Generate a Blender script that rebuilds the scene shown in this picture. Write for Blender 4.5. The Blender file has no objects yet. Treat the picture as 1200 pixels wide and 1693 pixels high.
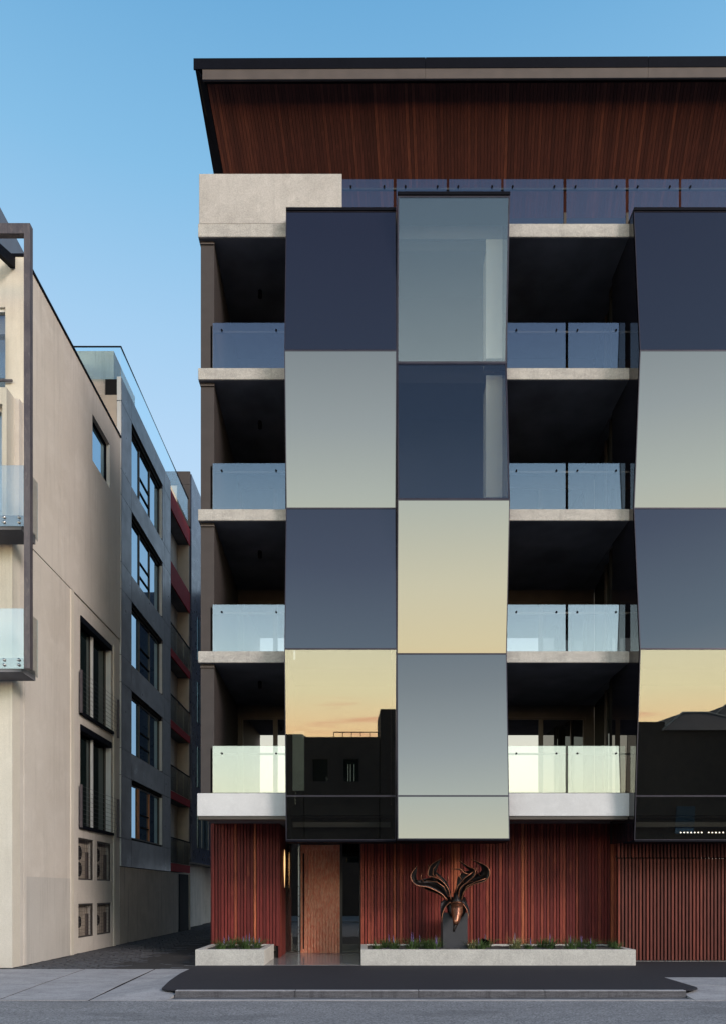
import bpy, bmesh, math, random
from mathutils import Vector, Matrix
R = math.radians
rnd = random.Random(7)
S = bpy.context.scene
COL = S.collection

# ------------------------------------------------------------------ camera, sky, sun, exposure
CAMZ = 1.6
cam = bpy.data.cameras.new('camera'); camo = bpy.data.objects.new('camera', cam); COL.objects.link(camo)
camo.location = (0, 0, CAMZ); camo.rotation_euler = (math.pi / 2, 0, 0)
cam.sensor_fit = 'HORIZONTAL'; cam.sensor_width = 24; cam.lens = 24
cam.shift_y = (1476 - 846.5) / 1200
cam.clip_start = 0.1; cam.clip_end = 1500
S.camera = camo
S.view_settings.view_transform = 'Standard'; S.view_settings.look = 'None'
S.view_settings.exposure = 0.0; S.view_settings.gamma = 1.0; S.view_settings.use_curve_mapping = False

W = bpy.data.worlds.new('World'); S.world = W; W.use_nodes = True
wn = W.node_tree.nodes; wl = W.node_tree.links


def wnode(t, **kw):
    n = wn.new(t)
    for k, v in kw.items(): setattr(n, k, v)
    return n


def wmath(op, a, b=None, clamp=False):
    n = wnode('ShaderNodeMath', operation=op, use_clamp=clamp)
    for i, v in enumerate((a, b)):
        if v is None: continue
        if isinstance(v, (int, float)): n.inputs[i].default_value = v
        else: wl.new(v, n.inputs[i])
    return n.outputs[0]


def ramp_node(nodes, stops, scale):
    r = nodes.new('ShaderNodeValToRGB')
    cr = r.color_ramp
    while len(cr.elements) < len(stops): cr.elements.new(0.5)
    for e, (p, c) in zip(cr.elements, stops):
        e.position = p; e.color = (c[0] / scale, c[1] / scale, c[2] / scale, 1)
    return r


bg = wn['Background']
tc = wnode('ShaderNodeTexCoord'); sep = wnode('ShaderNodeSeparateXYZ'); wl.new(tc.outputs['Generated'], sep.inputs[0])
el = wmath('MULTIPLY', wmath('ARCSINE', sep.outputs[2]), 180 / math.pi / 90, clamp=True)      # 0..1 = 0..90 degrees
SUNSET = [(0, (3.6, 2.3, 1.15)), (3, (3.6, 2.65, 1.5)), (6, (3.2, 3.03, 2.0)), (10, (2.85, 2.93, 2.25)), (16, (1.98, 2.36, 2.25)),
          (20, (1.42, 1.76, 1.9)), (25, (.90, 1.16, 1.35)), (30, (.52, .76, 1.02)), (37, (.285, .41, .66)),
          (45, (.145, .23, .41)), (55, (.092, .14, .29)), (70, (.12, .24, .48)), (90, (.13, .30, .55))]
EAST = [(0, (.66, .78, .93)), (20, (.60, .77, .95)), (31, (.47, .69, .93)), (37, (.37, .62, .88)), (44, (.24, .52, .80)),
        (51, (.155, .41, .70)), (65, (.13, .34, .60)), (90, (.13, .30, .55))]
r1 = ramp_node(wn, [(a / 90, c) for a, c in SUNSET], 4); r2 = ramp_node(wn, [(a / 90, c) for a, c in EAST], 4)
wl.new(el, r1.inputs[0]); wl.new(el, r2.inputs[0])
# thin pink cloud streaks low over the sunset
mp = wnode('ShaderNodeMapping'); mp.inputs['Scale'].default_value = (2.2, 2.2, 26); wl.new(tc.outputs['Generated'], mp.inputs[0])
nz = wnode('ShaderNodeTexNoise'); nz.inputs['Scale'].default_value = 1.6; nz.inputs['Detail'].default_value = 5; nz.inputs['Distortion'].default_value = .4
wl.new(mp.outputs[0], nz.inputs[0])
cr = wn.new('ShaderNodeValToRGB'); cr.color_ramp.elements[0].position = .56; cr.color_ramp.elements[1].position = .70
wl.new(nz.outputs[0], cr.inputs[0])
band = wn.new('ShaderNodeValToRGB'); b_ = band.color_ramp
while len(b_.elements) < 4: b_.elements.new(.5)
for e, (p, v) in zip(b_.elements, ((0, 0), (2.5 / 90, .8), (5 / 90, .8), (9 / 90, 0))): e.position = p; e.color = (v, v, v, 1)
wl.new(el, band.inputs[0])
cf = wmath('MULTIPLY', cr.outputs[0], band.outputs[0])
mixc = wnode('ShaderNodeMix', data_type='RGBA'); wl.new(cf, mixc.inputs[0]); wl.new(r1.outputs[0], mixc.inputs[6]); mixc.inputs[7].default_value = (2.9 / 4, 1.45 / 4, .95 / 4, 1)
az = wnode('ShaderNodeMapRange', interpolation_type='SMOOTHSTEP')
az.inputs[1].default_value = -.55; az.inputs[2].default_value = .35; wl.new(sep.outputs[1], az.inputs[0])
mixs = wnode('ShaderNodeMix', data_type='RGBA'); wl.new(az.outputs[0], mixs.inputs[0]); wl.new(mixc.outputs[2], mixs.inputs[6]); wl.new(r2.outputs[0], mixs.inputs[7])
wl.new(mixs.outputs[2], bg.inputs[0]); bg.inputs[1].default_value = 4.0

sun = bpy.data.lights.new('sun', 'SUN'); suno = bpy.data.objects.new('sun', sun); COL.objects.link(suno)
sun.energy = 2.3; sun.angle = R(18); sun.color = (1, .87, .80)
suno.rotation_euler = (R(68), 0, R(45)); suno.location = (12, -14, 9)

S.cycles.max_bounces = 8; S.cycles.diffuse_bounces = 3; S.cycles.glossy_bounces = 5
S.cycles.transparent_max_bounces = 24; S.cycles.caustics_reflective = False; S.cycles.caustics_refractive = False
S.cycles.use_denoising = True

# ------------------------------------------------------------------ helpers
ORG = {}


def wpos(o): return ORG.get(o.name, Vector((0, 0, 0))) if o else Vector((0, 0, 0))


def tag(o, label=None, cat=None, group=None, kind=None):
    if label: o['label'] = label
    if cat: o['category'] = cat
    if group: o['group'] = group
    if kind: o['kind'] = kind
    return o


def thing(name, loc, label, cat, group=None):
    o = bpy.data.objects.new(name, None); COL.objects.link(o); o.location = loc; o.empty_display_size = .3
    ORG[o.name] = Vector(loc)
    return tag(o, label, cat, group)


def link(name, bm, mat, parent=None, origin=None, smooth=False, recalc=True):
    if recalc: bmesh.ops.recalc_face_normals(bm, faces=bm.faces)
    if origin is None:
        if bm.verts:
            xs = [v.co.x for v in bm.verts]; ys = [v.co.y for v in bm.verts]; zs = [v.co.z for v in bm.verts]
            origin = ((min(xs) + max(xs)) / 2, (min(ys) + max(ys)) / 2, min(zs))
        else: origin = (0, 0, 0)
    origin = Vector(origin)
    bm.transform(Matrix.Translation(-origin))
    me = bpy.data.meshes.new(name); bm.to_mesh(me); bm.free()
    if mat: me.materials.append(mat)
    if smooth:
        for p in me.polygons: p.use_smooth = True
    o = bpy.data.objects.new(name, me); COL.objects.link(o)
    ORG[o.name] = origin
    if parent: o.parent = parent; o.location = origin - wpos(parent)
    else: o.location = origin
    return o


def add_box(bm, x0, x1, y0, y1, z0, z1):
    v = [bm.verts.new((x, y, z)) for z in (z0, z1) for x, y in ((x0, y0), (x1, y0), (x1, y1), (x0, y1))]
    for f in ((0, 3, 2, 1), (4, 5, 6, 7), (0, 1, 5, 4), (1, 2, 6, 5), (2, 3, 7, 6), (3, 0, 4, 7)): bm.faces.new([v[i] for i in f])


def box(name, x0, x1, y0, y1, z0, z1, mat, parent=None, bevel=0):
    bm = bmesh.new(); add_box(bm, x0, x1, y0, y1, z0, z1)
    if bevel: bmesh.ops.bevel(bm, geom=bm.edges[:], offset=bevel, segments=1, affect='EDGES')
    return link(name, bm, mat, parent)


def again(src, name, loc_world, parent, scale=None, rot=None):
    o = bpy.data.objects.new(name, src.data); COL.objects.link(o)
    o.parent = parent; o.location = Vector(loc_world) - wpos(parent)
    if scale: o.scale = scale
    if rot: o.rotation_euler = rot
    ORG[o.name] = Vector(loc_world)
    return o


def add_prism(bm, pts, off):
    """closed polygon pts (3D) pushed along vector off"""
    off = Vector(off)
    a = [bm.verts.new(p) for p in pts]; b = [bm.verts.new(Vector(p) + off) for p in pts]
    bm.faces.new(a); bm.faces.new(b[::-1])
    n = len(pts)
    for i in range(n): bm.faces.new((a[i], b[i], b[(i + 1) % n], a[(i + 1) % n]))


def prism(name, pts, off, mat, parent=None):
    bm = bmesh.new(); add_prism(bm, pts, off); return link(name, bm, mat, parent)


def wall_grid(bm, axis, a0, a1, u0, u1, v0, v1, holes):
    """slab between planes a0,a1 along axis 'X' or 'Y' with rectangular holes (u0,u1,v0,v1)"""
    us = sorted(set([u0, u1] + [h[0] for h in holes] + [h[1] for h in holes])); vs = sorted(set([v0, v1] + [h[2] for h in holes] + [h[3] for h in holes]))
    us = [u for u in us if u0 <= u <= u1]; vs = [v for v in vs if v0 <= v <= v1]

    def solid(i, j):
        if i < 0 or j < 0 or i >= len(us) - 1 or j >= len(vs) - 1: return False
        cu, cv = (us[i] + us[i + 1]) / 2, (vs[j] + vs[j + 1]) / 2
        return not any(h[0] < cu < h[1] and h[2] < cv < h[3] for h in holes)

    def P(a, u, v): return (a, u, v) if axis == 'X' else (u, a, v)
    for i in range(len(us) - 1):
        for j in range(len(vs) - 1):
            if not solid(i, j): continue
            A, B, C, D = us[i], us[i + 1], vs[j], vs[j + 1]
            q = lambda *p: bm.faces.new([bm.verts.new(x) for x in p])
            q(P(a0, A, C), P(a0, B, C), P(a0, B, D), P(a0, A, D)); q(P(a1, A, C), P(a1, A, D), P(a1, B, D), P(a1, B, C))
            if not solid(i - 1, j): q(P(a0, A, C), P(a0, A, D), P(a1, A, D), P(a1, A, C))
            if not solid(i + 1, j): q(P(a0, B, C), P(a1, B, C), P(a1, B, D), P(a0, B, D))
            if not solid(i, j - 1): q(P(a0, A, C), P(a1, A, C), P(a1, B, C), P(a0, B, C))
            if not solid(i, j + 1): q(P(a0, A, D), P(a0, B, D), P(a1, B, D), P(a1, A, D))
    bmesh.ops.remove_doubles(bm, verts=bm.verts, dist=1e-5)


def add_tube(bm, path, radii, seg=8, flat=None, up=Vector((0, 1, 0)), caps=True):
    """tube along path; flat = list of (half width, half thickness) for blade like sections, thickness along up"""
    pts = [Vector(p) for p in path]; rings = []
    for i, p in enumerate(pts):
        t = (pts[min(i + 1, len(pts) - 1)] - pts[max(i - 1, 0)]).normalized()
        n = t.cross(up)
        if n.length < 1e-4: n = t.cross(Vector((1, 0, 0)))
        n.normalize(); b = n.cross(t).normalized()
        w, h = (flat[i] if flat else (radii[i], radii[i]))
        rings.append([bm.verts.new(p + n * math.cos(2 * math.pi * k / seg) * w + b * math.sin(2 * math.pi * k / seg) * h) for k in range(seg)])
    for a, b2 in zip(rings, rings[1:]):
        for k in range(seg): bm.faces.new((a[k], a[(k + 1) % seg], b2[(k + 1) % seg], b2[k]))
    if caps: bm.faces.new(rings[0][::-1]); bm.faces.new(rings[-1])


def tube(name, path, r, mat, parent=None, seg=8, smooth=True):
    bm = bmesh.new(); add_tube(bm, path, [r] * len(path) if isinstance(r, (int, float)) else r, seg)
    return link(name, bm, mat, parent, smooth=smooth)


def U(px, Y): return (px - 600) / 1200 * Y
def Z(py, Y): return CAMZ + (1476 - py) / 1200 * Y


# ------------------------------------------------------------------ materials
def nodes(name):
    m = bpy.data.materials.new(name); m.use_nodes = True
    nt = m.node_tree; return m, nt.nodes, nt.links, nt.nodes['Principled BSDF']


def mixrgb(n, l, fac, a, b, mode='MIX'):
    m = n.new('ShaderNodeMix'); m.data_type = 'RGBA'; m.blend_type = mode
    for i, v in ((0, fac), (6, a), (7, b)):
        if isinstance(v, (int, float)): m.inputs[i].default_value = v
        elif isinstance(v, tuple): m.inputs[i].default_value = (*v, 1)
        else: l.new(v, m.inputs[i])
    return m.outputs[2]


def noise(n, l, vec, scale, detail=4, stretch=None, rough=.55, dist=0):
    if stretch:
        mp = n.new('ShaderNodeMapping'); mp.inputs['Scale'].default_value = stretch; l.new(vec, mp.inputs[0]); vec = mp.outputs[0]
    t = n.new('ShaderNodeTexNoise'); t.inputs['Scale'].default_value = scale; t.inputs['Detail'].default_value = detail
    t.inputs['Roughness'].default_value = rough; t.inputs['Distortion'].default_value = dist
    l.new(vec, t.inputs[0]); return t.outputs[0]


def rng(n, l, v, a, b, c=0, d=1):
    m = n.new('ShaderNodeMapRange'); l.new(v, m.inputs[0])
    m.inputs[1].default_value = a; m.inputs[2].default_value = b; m.inputs[3].default_value = c; m.inputs[4].default_value = d
    return m.outputs[0]


def bump(n, l, h, dist, strength=1.0, nxt=None):
    b = n.new('ShaderNodeBump'); b.inputs['Distance'].default_value = dist; b.inputs['Strength'].default_value = strength
    l.new(h, b.inputs['Height'])
    if nxt: l.new(nxt, b.inputs['Normal'])
    return b.outputs[0]


def grain_mat(name, base, dark, light, scale=1.5, stretch=(1, 1, 1), rough=.8, fine=60, fdist=.003, pits=0, streak=0, spec=.3, metal=0, fine_amt=.35):
    """mottled mineral surface: two scales of cloud, vertical streaks, pits"""
    m, n, l, p = nodes(name); g = n.new('ShaderNodeNewGeometry').outputs['Position']
    a = noise(n, l, g, scale, 6, stretch, .6)
    c = mixrgb(n, l, rng(n, l, a, .35, .62), dark, base)
    b = noise(n, l, g, scale * 3.3, 5, stretch, .6, .3)
    c = mixrgb(n, l, rng(n, l, b, .52, .75, 0, .8), c, light)
    f = noise(n, l, g, fine, 3)
    c = mixrgb(n, l, fine_amt, c, mixrgb(n, l, rng(n, l, f, .35, .65), tuple(x * .6 for x in base), tuple(min(1, x * 1.35) for x in base)))
    if streak:
        s = noise(n, l, g, 2.6, 5, (3.5, 3.5, .16), .65)
        c = mixrgb(n, l, rng(n, l, s, .52, .72, 0, streak), c, tuple(x * .45 for x in dark))
    nb = bump(n, l, f, fdist, .6)
    if pits:
        v = n.new('ShaderNodeTexVoronoi'); v.inputs['Scale'].default_value = 14; l.new(g, v.inputs[0])
        k = rng(n, l, v.outputs['Distance'], .05, .11, pits, 0)
        c = mixrgb(n, l, k, c, tuple(x * .35 for x in dark))
    l.new(c, p.inputs['Base Color']); l.new(nb, p.inputs['Normal'])
    p.inputs['Roughness'].default_value = rough; p.inputs['Specular IOR Level'].default_value = spec; p.inputs['Metallic'].default_value = metal
    return m


def plain(name, col, rough=.5, metal=0, spec=.4, var=.12, scale=3, bumpd=0):
    m, n, l, p = nodes(name); g = n.new('ShaderNodeNewGeometry').outputs['Position']
    a = noise(n, l, g, scale, 5)
    c = mixrgb(n, l, rng(n, l, a, .3, .7), tuple(x * (1 - var) for x in col), tuple(min(1, x * (1 + var)) for x in col))
    l.new(c, p.inputs['Base Color']); p.inputs['Metallic'].default_value = metal
    l.new(rng(n, l, noise(n, l, g, scale * 4, 4), .3, .7, max(.02, rough - .06), rough + .06), p.inputs['Roughness'])
    p.inputs['Specular IOR Level'].default_value = spec
    if bumpd: l.new(bump(n, l, noise(n, l, g, 90, 3), bumpd, .5), p.inputs['Normal'])
    return m


def timber(name, dark, mid, hot, axis='Z', hotp=.9):
    m, n, l, p = nodes(name); g = n.new('ShaderNodeNewGeometry').outputs['Position']
    oi = n.new('ShaderNodeObjectInfo')
    st = {'Z': (1, 1, .05), 'Y': (1, .06, .06)}[axis]
    off = n.new('ShaderNodeVectorMath'); off.operation = 'MULTIPLY_ADD'
    l.new(oi.outputs['Random'], off.inputs[0]); off.inputs[1].default_value = (37, 11, 53); l.new(g, off.inputs[2])
    gr = noise(n, l, off.outputs[0], 55, 6, st, .65, .6)
    big = noise(n, l, off.outputs[0], 2.2, 3, (1, 1, .5))
    cr = n.new('ShaderNodeValToRGB'); e = cr.color_ramp
    while len(e.elements) < 5: e.elements.new(.5)
    for el_, (pp, cc) in zip(e.elements, ((0, dark), (.35, tuple((a + b) / 2 for a, b in zip(dark, mid))), (.7, mid), (hotp, tuple((a * .65 + b * .35) for a, b in zip(mid, hot))), (1, hot))):
        el_.position = pp; el_.color = (*cc, 1)
    l.new(oi.outputs['Random'], cr.inputs[0])
    c = mixrgb(n, l, rng(n, l, gr, .35, .7, 0, .75), cr.outputs[0], tuple(x * .45 for x in dark))
    c = mixrgb(n, l, rng(n, l, big, .60, .85, 0, .4), c, hot)
    l.new(c, p.inputs['Base Color']); p.inputs['Roughness'].default_value = .62; p.inputs['Specular IOR Level'].default_value = .25
    l.new(bump(n, l, gr, .003, .6), p.inputs['Normal'])
    return m


def glass(name, refl, trans, dark=None, wave=0):
    """coated pane: mirror share plus either clear tinted share or a dark backing"""
    m = bpy.data.materials.new(name); m.use_nodes = True; n = m.node_tree.nodes; l = m.node_tree.links
    n.remove(n['Principled BSDF'])
    gl = n.new('ShaderNodeBsdfGlossy'); gl.inputs['Roughness'].default_value = 0.0
    fr = n.new('ShaderNodeLayerWeight'); fr.inputs['Blend'].default_value = .35
    c = mixrgb(n, l, fr.outputs['Facing'], refl, (.85, .88, .9))
    fp = n.new('ShaderNodeMath'); fp.operation = 'POWER'; l.new(fr.outputs['Facing'], fp.inputs[0]); fp.inputs[1].default_value = 4
    for lk in list(l):
        if lk.to_node.type == 'MIX' and lk.to_socket == lk.to_node.inputs[0]: l.remove(lk)
    mixn = [x for x in n if x.type == 'MIX'][0]; l.new(fp.outputs[0], mixn.inputs[0])
    l.new(c, gl.inputs['Color'])
    if wave:
        g = n.new('ShaderNodeNewGeometry').outputs['Position']
        l.new(bump(n, l, noise(n, l, g, .7, 1), wave, 1), gl.inputs['Normal'])
    if dark is None:
        tr = n.new('ShaderNodeBsdfTransparent'); l.new(mixrgb(n, l, fp.outputs[0], trans, (.05, .05, .05)), tr.inputs['Color'])
    else:
        tr = n.new('ShaderNodeBsdfDiffuse'); tr.inputs['Color'].default_value = (*dark, 1)
    ad = n.new('ShaderNodeAddShader'); l.new(gl.outputs[0], ad.inputs[0]); l.new(tr.outputs[0], ad.inputs[1])
    l.new(ad.outputs[0], n['Material Output'].inputs['Surface'])
    return m


def emit(name, col, strength):
    m, n, l, p = nodes(name); p.inputs['Base Color'].default_value = (*col, 1)
    p.inputs['Emission Color'].default_value = (*col, 1); p.inputs['Emission Strength'].default_value = strength
    return m


M = {}
M['concrete'] = grain_mat('off_form_concrete', (.46, .435, .42), (.35, .33, .315), (.54, .515, .495), 1.1, rough=.85, pits=.3, streak=.15)
M['slab'] = grain_mat('slab_edge_concrete', (.46, .44, .42), (.26, .25, .245), (.58, .56, .53), 2.4, (1, 1, 2.2), rough=.85, pits=.7, streak=.25, fine_amt=.5)
M['slab_white'] = grain_mat('smooth_white_concrete', (.66, .65, .66), (.58, .57, .58), (.72, .71, .72), 1.2, rough=.8, fine_amt=.15)
M['planter'] = grain_mat('planter_concrete', (.58, .56, .52), (.46, .44, .41), (.68, .66, .61), 2.5, rough=.85, pits=.8, streak=.1)
M['render'] = grain_mat('sand_render', (.63, .58, .53), (.56, .51, .46), (.68, .63, .58), .55, rough=.9, streak=.22, fine_amt=.15)
M['patch'] = grain_mat('grey_overpaint', (.54, .51, .48), (.50, .47, .44), (.58, .55, .52), .5, rough=.9, streak=.3, fine_amt=.15)
M['render_pale'] = grain_mat('pale_render', (.66, .61, .53), (.60, .55, .47), (.70, .65, .57), .7, rough=.9, streak=.2, fine_amt=.15)
M['old_concrete'] = grain_mat('weathered_concrete', (.62, .54, .47), (.46, .40, .34), (.7, .62, .54), .8, rough=.9, streak=.6)
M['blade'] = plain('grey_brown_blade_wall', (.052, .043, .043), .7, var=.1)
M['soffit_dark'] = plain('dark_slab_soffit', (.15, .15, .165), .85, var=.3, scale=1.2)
M['black'] = plain('black_metal', (.0035, .004, .008), .7, .0, .08)
M['void'] = plain('unlit_depth_black', (.02, .019, .019), .9, spec=.1)  # near-black colour stands in for unlit rooms, recesses and gaps
M['entry_soffit'] = plain('bronze_entry_soffit', (.17, .135, .12), .6)
M['brownband'] = plain('bronze_flashing', (.085, .068, .062), .6, .0)
M['frame'] = plain('bronze_window_frame', (.085, .072, .065), .45, .4)
M['panelframe'] = plain('panel_edge_frame', (.05, .045, .06), .35, .6)
M['silver'] = plain('satin_silver_metal', (.5, .5, .5), .3, .9)
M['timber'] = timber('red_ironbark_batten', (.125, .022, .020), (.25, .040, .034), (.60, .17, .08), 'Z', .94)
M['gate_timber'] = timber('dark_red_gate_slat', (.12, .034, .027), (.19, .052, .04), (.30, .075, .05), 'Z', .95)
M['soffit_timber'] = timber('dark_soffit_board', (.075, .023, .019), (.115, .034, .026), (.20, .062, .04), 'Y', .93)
M['glass_mirror'] = glass('coated_facade_glass', (.202, .187, .176), None, (.005, .005, .008), wave=0)
M['glass_vision'] = glass('coated_vision_glass', (.123, .120, .114), (.72, .74, .75))
M['glass_smoke'] = glass('smoked_vision_glass', (.150, .138, .128), (.62, .64, .62))
M['glass_rail'] = glass('clear_balustrade_glass', (.152, .165, .178), (.70, .71, .70))
M['glass_door'] = glass('sliding_door_glass', (.27, .255, .27), None, (.012, .012, .013))
M['glass_window'] = glass('window_glass', (.28, .44, .56), None, (.012, .022, .03))
M['glass_dark'] = glass('green_dark_window_glass', (.07, .08, .08), None, (.006, .012, .012))
M['glass_roof'] = glass('roof_balustrade_glass', (.05, .065, .075), (.84, .92, .94))
M['asphalt'] = grain_mat('black_asphalt_path', (.030, .029, .036), (.026, .025, .032), (.035, .034, .043), 1.2, rough=.9, fine=120, fdist=.004, fine_amt=.3)
M['footpath'] = grain_mat('concrete_paving', (.41, .395, .405), (.27, .26, .268), (.48, .465, .47), 1.5, (1, 2, 1), rough=.9, fine=50, fine_amt=.35, pits=.25, streak=.35)
M['kerb'] = grain_mat('stained_kerb_concrete', (.13, .128, .138), (.05, .048, .055), (.30, .29, .30), 2.6, (.7, 1, 9), rough=.9, fine_amt=.5, streak=.5)
M['joint'] = plain('dark_joint_grit', (.02, .019, .02), .95, spec=.05)
M['bluestone'] = grain_mat('bluestone_pitcher', (.07, .07, .078), (.035, .034, .038), (.13, .13, .135), 6, rough=.7, fine=40, fine_amt=.5, spec=.5)
M['alley_grit'] = grain_mat('alley_grit', (.045, .042, .042), (.03, .028, .028), (.08, .075, .07), 4, rough=.95)
M['stone_floor'] = plain('honed_entry_stone', (.24, .235, .24), .18, spec=.6, var=.2, scale=5)
M['clad'] = plain('charcoal_cladding_panel', (.085, .080, .098), .33, .0, .45, var=.05, scale=.7)
M['navy'] = plain('navy_cladding_panel', (.035, .042, .075), .3, .0, .45, var=.05, scale=.7)
M['red'] = plain('red_fascia_paint', (.34, .02, .025), .7, spec=.1, var=.1)
M['beige'] = plain('beige_render', (.52, .44, .36), .85, var=.06)
M['warm_lit_tone'] = plain('orange_lit_tone', (.62, .24, .10), .5)
M['white_metal'] = plain('white_window_frame', (.72, .72, .70), .45, var=.05)
M['greymetal'] = grain_mat('weathered_steel_frame', (.12, .105, .115), (.07, .06, .075), (.2, .165, .165), 2, (3, 3, 1), rough=.5, metal=.4, fine_amt=.2)
M['curtain'] = plain('pale_curtain', (.66, .68, .66), .9, var=.05)
M['grey_blind'] = plain('grey_blind', (.30, .33, .30), .9)
M['column'] = plain('white_painted_column', (.86, .83, .76), .8, var=.02)
M['soil'] = grain_mat('planter_soil', (.10, .095, .09), (.04, .035, .03), (.2, .19, .18), 20, rough=.95, fine=80, fine_amt=.6)
M['plinth'] = plain('dark_grey_steel_plinth', (.055, .055, .062), .55, .2, var=.1)
M['patina'] = plain('dark_bronze_patina', (.022, .017, .018), .42, .6, .5, var=.5, scale=8, bumpd=.003)
M['copper'] = plain('burnished_copper_rim', (.26, .11, .065), .38, .85, .5, var=.4, scale=10)
M['lamp_wash'] = emit('warm_lamp_wash', (1, .60, .26), 1.4)
M['litwin'] = emit('lit_window', (1, .8, .45), 2)
M['bulb'] = emit('warm_white_bulb', (1, .86, .70), 7)
M['acbody'] = plain('cream_condenser_casing', (.42, .36, .30), .6, var=.3)
M['brick'] = grain_mat('dark_facade_brick', (.10, .075, .06), (.07, .05, .045), (.13, .1, .08), 2, rough=.9)
M['slate'] = plain('slate_roof', (.05, .05, .055), .7)


def wood_door_mat():
    m, n, l, p = nodes('carved_timber_door'); g = n.new('ShaderNodeNewGeometry').outputs['Position']
    a = noise(n, l, g, 16, 3, (1.6, 1, .42), .5, 1.2)
    f = noise(n, l, g, 70, 4, (1, 1, .12))
    c = mixrgb(n, l, rng(n, l, a, .38, .62), (.88, .24, .13), (.99, .46, .28))
    c = mixrgb(n, l, rng(n, l, f, .42, .7, 0, .55), c, (.55, .17, .09))
    l.new(c, p.inputs['Base Color']); p.inputs['Roughness'].default_value = .5
    l.new(bump(n, l, a, .012, .8), p.inputs['Normal'])
    return m


M['door'] = wood_door_mat()


def road_mat():
    m, n, l, p = nodes('worn_road_asphalt'); g = n.new('ShaderNodeNewGeometry').outputs['Position']
    v = n.new('ShaderNodeTexVoronoi'); v.inputs['Scale'].default_value = 55; l.new(g, v.inputs[0])
    a = noise(n, l, g, 1.0, 5, (1, 2.2, 1)); b = noise(n, l, g, 38, 4, None, .7)
    c = mixrgb(n, l, rng(n, l, b, .36, .66), (.065, .064, .069), (.46, .45, .46))
    c = mixrgb(n, l, rng(n, l, v.outputs['Color'], .2, .9, 0, .45), c, (.28, .275, .285))
    c = mixrgb(n, l, rng(n, l, a, .45, .7, 0, .4), c, (.17, .165, .172))
    k = noise(n, l, g, .8, 7, (1, 1.6, 1), .75, 1.2)
    crk = n.new('ShaderNodeMath'); crk.operation = 'SUBTRACT'; l.new(k, crk.inputs[0]); crk.inputs[1].default_value = .5
    ab = n.new('ShaderNodeMath'); ab.operation = 'ABSOLUTE'; l.new(crk.outputs[0], ab.inputs[0])
    c = mixrgb(n, l, rng(n, l, ab.outputs[0], 0, .006, .55, 0), c, (.03, .03, .032))
    c = mixrgb(n, l, rng(n, l, noise(n, l, g, .45, 4, (1, 3, 1)), .55, .62, 0, .35), c, (.10, .10, .105))
    l.new(c, p.inputs['Base Color']); p.inputs['Roughness'].default_value = .85
    l.new(bump(n, l, b, .008, .8), p.inputs['Normal'])
    return m


M['road'] = road_mat()


def leaf_mat(name, c1, c2):
    m, n, l, p = nodes(name); oi = n.new('ShaderNodeObjectInfo'); g = n.new('ShaderNodeNewGeometry')
    c = mixrgb(n, l, rng(n, l, noise(n, l, g.outputs['Position'], 30, 2), .35, .65), c1, c2)
    l.new(c, p.inputs['Base Color']); p.inputs['Roughness'].default_value = .5
    return m


M['leaf'] = leaf_mat('lily_turf_leaf', (.03, .065, .018), (.09, .15, .04))
M['leaf_var'] = leaf_mat('variegated_leaf', (.08, .12, .04), (.42, .40, .18))
M['flower'] = leaf_mat('violet_flower', (.13, .08, .25), (.25, .17, .40))

# ------------------------------------------------------------------ ground, road, paving
g = box('ground', -400, 400, -400, 600, -.9, -.16, M['asphalt']); tag(g, kind='structure')
g = box('road', -120, 120, -3.0, 11.5, -.4, -.12, M['road']); tag(g, kind='structure')
g = box('far_pavement', -120, 120, -11.9, -3.02, -.5, -.03, M['footpath']); tag(g, kind='structure')
# base under everything on this side of the street
g = box('footpath_base', -120, 120, 15.17, 60, -.5, -.012, M['alley_grit']); tag(g, kind='structure')
# black asphalt footpath
foot = bpy.data.objects.new('footpath', None); COL.objects.link(foot); foot.location = (0, 13.5, 0); ORG['footpath'] = Vector((0, 13.5, 0)); tag(foot, kind='structure')


def sheet(name, pts, z0, z1, mat, parent):
    return prism(name, [(x, y, z0) for x, y in pts], (0, 0, z1 - z0), mat, parent)


arc = [(-3.36 + .30 * (1 - math.cos(t)), 12.16 - .26 * math.sin(t)) for t in [i * math.pi / 2 / 6 for i in range(7)]]
arc2 = [(5.25 + .38 * math.sin(t), 11.90 + .42 * (1 - math.cos(t))) for t in [i * math.pi / 2 / 6 for i in range(7)]]
asph = [(-3.62, 15.86)] + [(-3.60, 14.3), (-3.5, 13.15)] + arc + arc2 + [(5.66, 13.68), (30, 13.68), (30, 17.5), (5, 17.5), (5, 15.86)]
sheet('asphalt_surface', asph, -.02, 0.0, M['asphalt'], foot)
# kerb stone in lengths
kx = [-3.05, -1.1, .9, 2.95, 5.25]
for a, b in zip(kx, kx[1:]):
    ks = box('kerb_stone', a + .004, b - .004, 11.78, 11.9, -.3, -.012, M['kerb'], foot)
    box('worn_edge', a + .004, b - .004, 11.785, 11.9, -.0119, .003, M['footpath'], ks, bevel=.006)
box('gutter', -3.09, 5.25, 11.47, 11.60, -.3, -.108, M['footpath'], foot)
box('gutter', -3.09, 5.25, 11.602, 11.78, -.3, -.112, M['kerb'], foot)


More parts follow.
